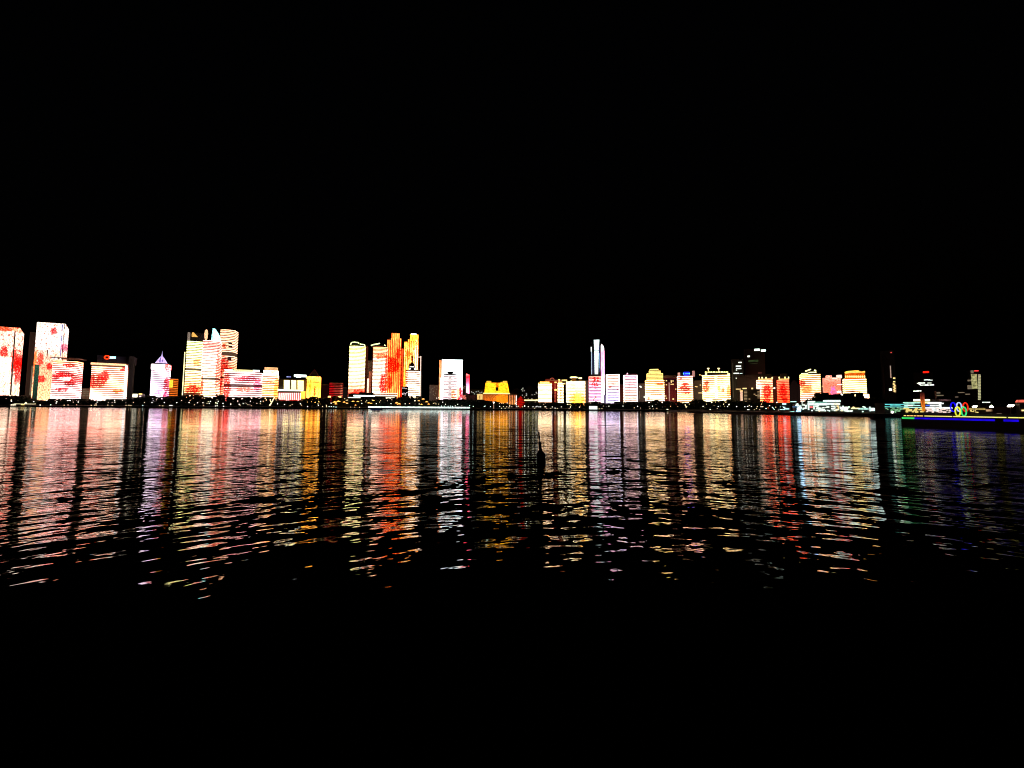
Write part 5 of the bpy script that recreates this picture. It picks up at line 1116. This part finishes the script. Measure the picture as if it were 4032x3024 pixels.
m_.box(a0, a1, .3, 8, z - .4, z); m_.build('canopy', STEEL, b.root)
m_ = MB(); m_.box(a0, a0 + .3, 4, 4.3, 0, z - .41); m_.box(a1 - .3, a1, 4, 4.3, 0, z - .41); m_.build('canopy_posts', STEEL, b.root)
b.windows([(3820 + rng.random() * 36, 1612 + rng.random() * 12, 1.2, .8) for i in range(10)], glow('shop_window_amber', (255, 226, 130), 1.4), y=-.7)
b = Bld('red_roofed_house', 'house with a glowing salmon-red roof at the right edge of the picture', 4016, 4075, 1584, 380, 7, facing=.6)
b.body(plain('shed_brown', (.10, .085, .07), .8), z1=b.h)
rf = MB(); hw = b.w / 2; rf.prism([(-hw - .3, -.5), (hw + .3, -.5), (hw + .3, 7), (-hw - .3, 7)], b.h + .01, b.h + 2.4, scale_top=.86); rf.build('roof', glow('salmon_roof', (250, 110, 90), 1.0), b.root)
b.px(4000, 4014, 1593, 1595, D_WIN, 'lit_window'); b.px(4024, 4032, 1613, 1619, Y_WIN, 'lit_window')

# bright flood lamps on poles (each burst of light in the photo is one mast of lamps)
GF = 'flood lamp masts behind the pier'
for x_, y_, lab, n_ in ((3836, 1601, 'bright cluster of flood lamps just right of the red ring', 4), (3902, 1600, 'smaller pair of flood lamps beside the grey canopy', 3), (3978, 1598, 'brightest flood lamp cluster near the right edge', 6)):
    p = at(x_, y_, 345); r_ = empty('flood_lamp', (p.x, p.y, 2.4), 0, lab, 'flood lamp', GF)
    m_ = MB(); m_.lathe([(.2, 0), (.12, p.z - 2.4)], 8); m_.build('pole', STEEL, r_)
    for i in range(n_):
        m_ = MB(); m_.ball(((i - n_ / 2 + .5) * .9, -.3, p.z - 2.4 + (.5 if i % 2 else -.4)), .62, 7); m_.build('lamp_head', glow('flood_light', (255, 250, 225), 14), r_)

# ------------------------------------------------------------------ pier with coloured strips and the five rings
PX = 139.0
q = MB(); q.box(PX, PX + 14, 70, 141, -3, 3.1)
tag(q.build('pier', DARKQ), kind='structure')
r_ = empty('strip_lights', (PX - .05, 110, 2.3), 0, 'blue light strip with a green left end along the pier wall', 'light strip')
def yy(px_): return PX / ((px_ - CX) / F_PX)
def strip(x0, x1, mat, nm):
    m_ = MB(); m_.box(-.12, 0, yy(x1) - 110, yy(x0) - 110, 0, .62); return m_.build(nm, mat, r_)
strip(3549, 3597.5, glow('pier_green', (60, 240, 110), .65), 'green_strip')
bl = glow('pier_blue', (36, 10, 245), .6)
strip(3598, 3913, bl, 'blue_strip'); strip(3948, 4007, bl, 'blue_strip')
# deck lights
GD = 'low yellow lights along the pier deck'
seed = None
xs = list(np.arange(3560, 3638, 13)) + list(np.arange(3642, 3740, 7.5)) + list(np.arange(3756, 3952, 6.5)) + list(np.arange(3972, 4000, 6.5)) + list(np.arange(4014, 4040, 6.5))
for x_ in xs:
    dim = x_ < 3640
    key = 'd' if dim else 'b'
    if key not in kids:
        t_ = empty('deck_light', (0, 0, 0), 0, None, 'deck light', GD)
        m_ = MB(); m_.box(-.2, .2, -.24, .24, 0, .18); m_.build('base', STEEL, t_)
        m_ = MB(); m_.box(-.22, .2, -.26, .26, .19, .5); m_.build('lens', glow('deck_amber', (255, 190, 110), 1.2) if dim else glow('deck_yellow', (255, 240, 130), 1.05), t_); kids[key] = t_
    else: t_ = copy_tree(kids[key])
    t_.location = (PX + .6, yy(x_) * (PX + .6) / PX, 3.1)
    t_['label'] = 'dim amber deck light above the green end of the pier strip' if dim else 'yellow deck light on the pier left of the rings' if x_ < 3742 else 'yellow deck light on the pier below and right of the rings' if x_ < 3960 else 'yellow deck light on the pier near the right edge past the dark gap'
# low parapet wall behind deck lights
m_ = MB(); m_.box(PX + 12, PX + 12.5, 70, 141, 3.1, 4.3)
tag(m_.build('parapet_wall', CONC), 'low dark parapet wall along the far side of the pier deck', 'wall')
# rings
RX = PX + 7; RY = RX / ((3778 - CX) / F_PX)
zc = lambda py: at(3778, py, RY).z
r_ = empty('ring_monument', (RX, RY, 3.1), 0, 'five interlocking glowing rings in blue, white, red, yellow and green on the pier', 'monument')
psi = math.radians(20); ax = Vector((math.cos(psi), math.sin(psi), 0)); az = Vector((0, 0, 1)); nrm = ax.cross(az)
sc_ = F_PX / RY
kx = (math.cos(psi) - RX / RY * math.sin(psi)) * sc_
R_ = 17.5 / sc_
for nm, cx_, cy_, rgb, st in (('blue', 3754, 1611, (24, 16, 255), .95), ('white', 3777, 1610.5, (190, 205, 255), 1.0), ('red', 3802, 1611, (255, 48, 24), 1.0), ('yellow', 3766.5, 1628, (250, 255, 60), 1.0), ('green', 3790.5, 1628, (70, 240, 130), .9)):
    m_ = MB(); u_ = (cx_ - 3778) / kx; z = zc(cy_ - 8) - 3.1
    m_.torus(ax * u_ + az * z + nrm * (.12 if nm in ('yellow', 'green') else -.12), R_, .19, ax, az, 44, 8)
    m_.build('ring', glow('ring_' + nm, rgb, st), r_)['label'] = 'glowing ' + nm + ' ring'
m_ = MB()
for u_ in (-1.6, 1.6):
    m_.box(ax.x * u_ - .12, ax.x * u_ + .12, ax.y * u_ - .12, ax.y * u_ + .12, 0, zc(1637) - 3.0)
m_.box(-4, 4, -.5, .5, 0, .3); m_.build('plinth', CONC, r_)

# ------------------------------------------------------------------ buoys
def buoy(x_, wy, hpx, label, lean):
    Y = CAM.z * F_PX / (wy - hor(x_)); p = at(x_, wy, Y); k_ = hpx / F_PX * Y
    r_ = empty('navigation_buoy', (p.x, p.y, -.02 * k_), 0, label, 'buoy', 'dark buoys on the water')
    ln = (lean, 0)
    m_ = MB(); m_.lathe([(.10 * k_, -.12 * k_), (.16 * k_, 0), (.175 * k_, .05 * k_), (.19 * k_, .13 * k_), (.17 * k_, .17 * k_), (.07 * k_, .29 * k_)], 20, lean=ln); m_.build('float', BLACK, r_)
    m_ = MB(); m_.lathe([(.062 * k_, .285 * k_), (.055 * k_, .44 * k_), (.05 * k_, .61 * k_), (.03 * k_, .62 * k_)], 12, lean=ln); m_.build('tower', BLACK, r_)
    m_ = MB(); m_.lathe([(.016 * k_, .61 * k_), (.016 * k_, .75 * k_)], 8, lean=ln); m_.build('mast', BLACK, r_)
    m_ = MB(); m_.lathe([(.01 * k_, .70 * k_), (.04 * k_, .74 * k_), (.04 * k_, .81 * k_), (.012 * k_, .85 * k_)], 10, lean=ln); m_.build('radar_reflector', BLACK, r_)
    m_ = MB(); m_.lathe([(.012 * k_, .85 * k_), (.032 * k_, .88 * k_), (.032 * k_, .97 * k_), (.01 * k_, 1.0 * k_)], 10, lean=ln); m_.build('lantern', BLACK, r_)
    return r_
buoy(2131, 1800, 103, 'large black buoy leaning left in the middle of the water', -.10)
buoy(1428, 1627, 22, 'small far buoy below the yellow-green curved tower', 0)
buoy(2806, 1628, 12, 'tiny far buoy below the lantern-topped block', 0)

# ------------------------------------------------------------------ shore woods (one black mass)
prof = [(-60, 1556), (100, 1557), (135, 1574), (190, 1577), (196, 1570), (330, 1569), (352, 1573), (400, 1577), (432, 1572), (505, 1571), (586, 1557), (612, 1557), (616, 1562), (692, 1561), (720, 1556), (735, 1553), (800, 1556), (812, 1564), (845, 1565), (858, 1553), (882, 1556), (900, 1562), (1000, 1562), (1042, 1563), (1092, 1567), (1100, 1576), (1185, 1577), (1206, 1568), (1228, 1559), (1262, 1566), (1300, 1565), (1320, 1558), (1340, 1566), (1400, 1569), (1500, 1570), (1580, 1563), (1612, 1560), (1650, 1566), (1690, 1577), (1735, 1573), (1830, 1571), (1880, 1574), (1958, 1580), (1985, 1591), (2045, 1596), (2066, 1583), (2120, 1583), (2190, 1584), (2300, 1586), (2330, 1583), (2350, 1579), (2368, 1586), (2430, 1588), (2470, 1583), (2535, 1581), (2543, 1578), (2578, 1576), (2586, 1570), (2594, 1577), (2660, 1581), (2718, 1586), (2730, 1571), (2768, 1573), (2780, 1582), (2880, 1573), (2920, 1579), (3000, 1580), (3040, 1585), (3110, 1585), (3170, 1579), (3180, 1572)]
def wood(name, prof, Yc, zg, label, R0, dens):
    V = []; Fc = []
    xs_ = np.array([p_[0] for p_ in prof]); yt_ = np.array([p_[1] for p_ in prof])
    x_ = xs_[0]
    ico = bpy.data.meshes.new('tmp'); 
    import bmesh
    bm = bmesh.new(); bmesh.ops.create_icosphere(bm, subdivisions=2, radius=1); bm.to_mesh(ico); bm.free()
    iv = np.array([v_.co[:] for v_ in ico.vertices]); it = [tuple(p_.vertices) for p_ in ico.polygons]; bpy.data.meshes.remove(ico)
    while x_ < xs_[-1]:
        yt = np.interp(x_, xs_, yt_)
        p_ = at(x_, yt, Yc); top = p_.z
        z_ = top - R0 * .8; first = True
        while z_ > zg - 1:
            R_ = R0 * (.8 + .5 * rng.random())
            if first: R_ = R0 * (.7 + .3 * rng.random())
            d = 1 + .28 * (rng.random(len(iv)) - .5)
            c_ = np.array([p_.x + (rng.random() - .5) * R0, Yc + (rng.random() - .5) * 14, z_ - (0 if first else rng.random() * 2)])
            o_ = len(V); V += [tuple(q_) for q_ in (iv * R_ * d[:, None] * np.array([1, 1, .85]) + c_)]; Fc += [tuple(i_ + o_ for i_ in f_) for f_ in it]
            # loose leaf sprays round the crown
            for j in range(10):
                n_ = rng.normal(size=3); n_ /= np.linalg.norm(n_); e = rng.normal(size=3); t1 = np.cross(n_, e); t1 /= np.linalg.norm(t1); t2 = np.cross(n_, t1)
                cc = c_ + n_ * R_ * (1.0 + .15 * rng.random()); s_ = .5 + .7 * rng.random(); o_ = len(V)
                V += [tuple(cc + t1 * s_), tuple(cc + t2 * s_), tuple(cc - t1 * s_), tuple(cc - t2 * s_)]; Fc.append((o_, o_ + 1, o_ + 2, o_ + 3))
            z_ -= R_ * 1.15; first = False
        x_ += dens * (.7 + .6 * rng.random())
    m_ = MB(); m_.v = V; m_.f = Fc
    return tag(m_.build(name, LEAF), label, 'trees', kind='stuff')
wood('shore_woods', prof, 1240, 5.5, 'black mass of trees along the far shore under the lit towers', 3.6, 5.0)
wood('knoll_woods', [(3180, 1572), (3204, 1571), (3208, 1548), (3260, 1546), (3272, 1554), (3300, 1550), (3325, 1549), (3388, 1544), (3396, 1566), (3425, 1570), (3440, 1563), (3500, 1575), (3600, 1580)], 960, 3, 'black wooded knoll behind the bright marina hall', 3.8, 4)
wood('harbour_woods', [(3480, 1578), (3560, 1582), (3660, 1580), (3760, 1586), (3860, 1588), (4060, 1588)], 560, 3, 'dark trees behind the ferry terminal and the harbour shed', 2.4, 7)

# ------------------------------------------------------------------ pieces that sit on a part hang one level deeper
NEST = {'crown': ('sign_emblem', 'sign_letter'), 'roof_sign': ('sign_letter', 'sign_end'), 'dome': ('spire',), 'pyramid_roof': ('spire', 'roof_edge'), 'drum': ('drum_window',),
        'arcade_wall': ('arcade_lamp', 'curved_roof', 'roof_edge_light'), 'gold_upper_storey': ('turret', 'window'), 'roof_storey': ('roof_arc',), 'orange_tower': (), 'side_wing': ('door',), 'window_bay': ()}
for root in [o for o in COL.objects if o.type == 'EMPTY' and o.parent is None]:
    ch = list(root.children)
    for host in ch:
        hb = host.name.split('.')[0]
        for c_ in ch:
            if c_.parent is root and c_.name.split('.')[0] in NEST.get(hb, ()): c_.parent = host
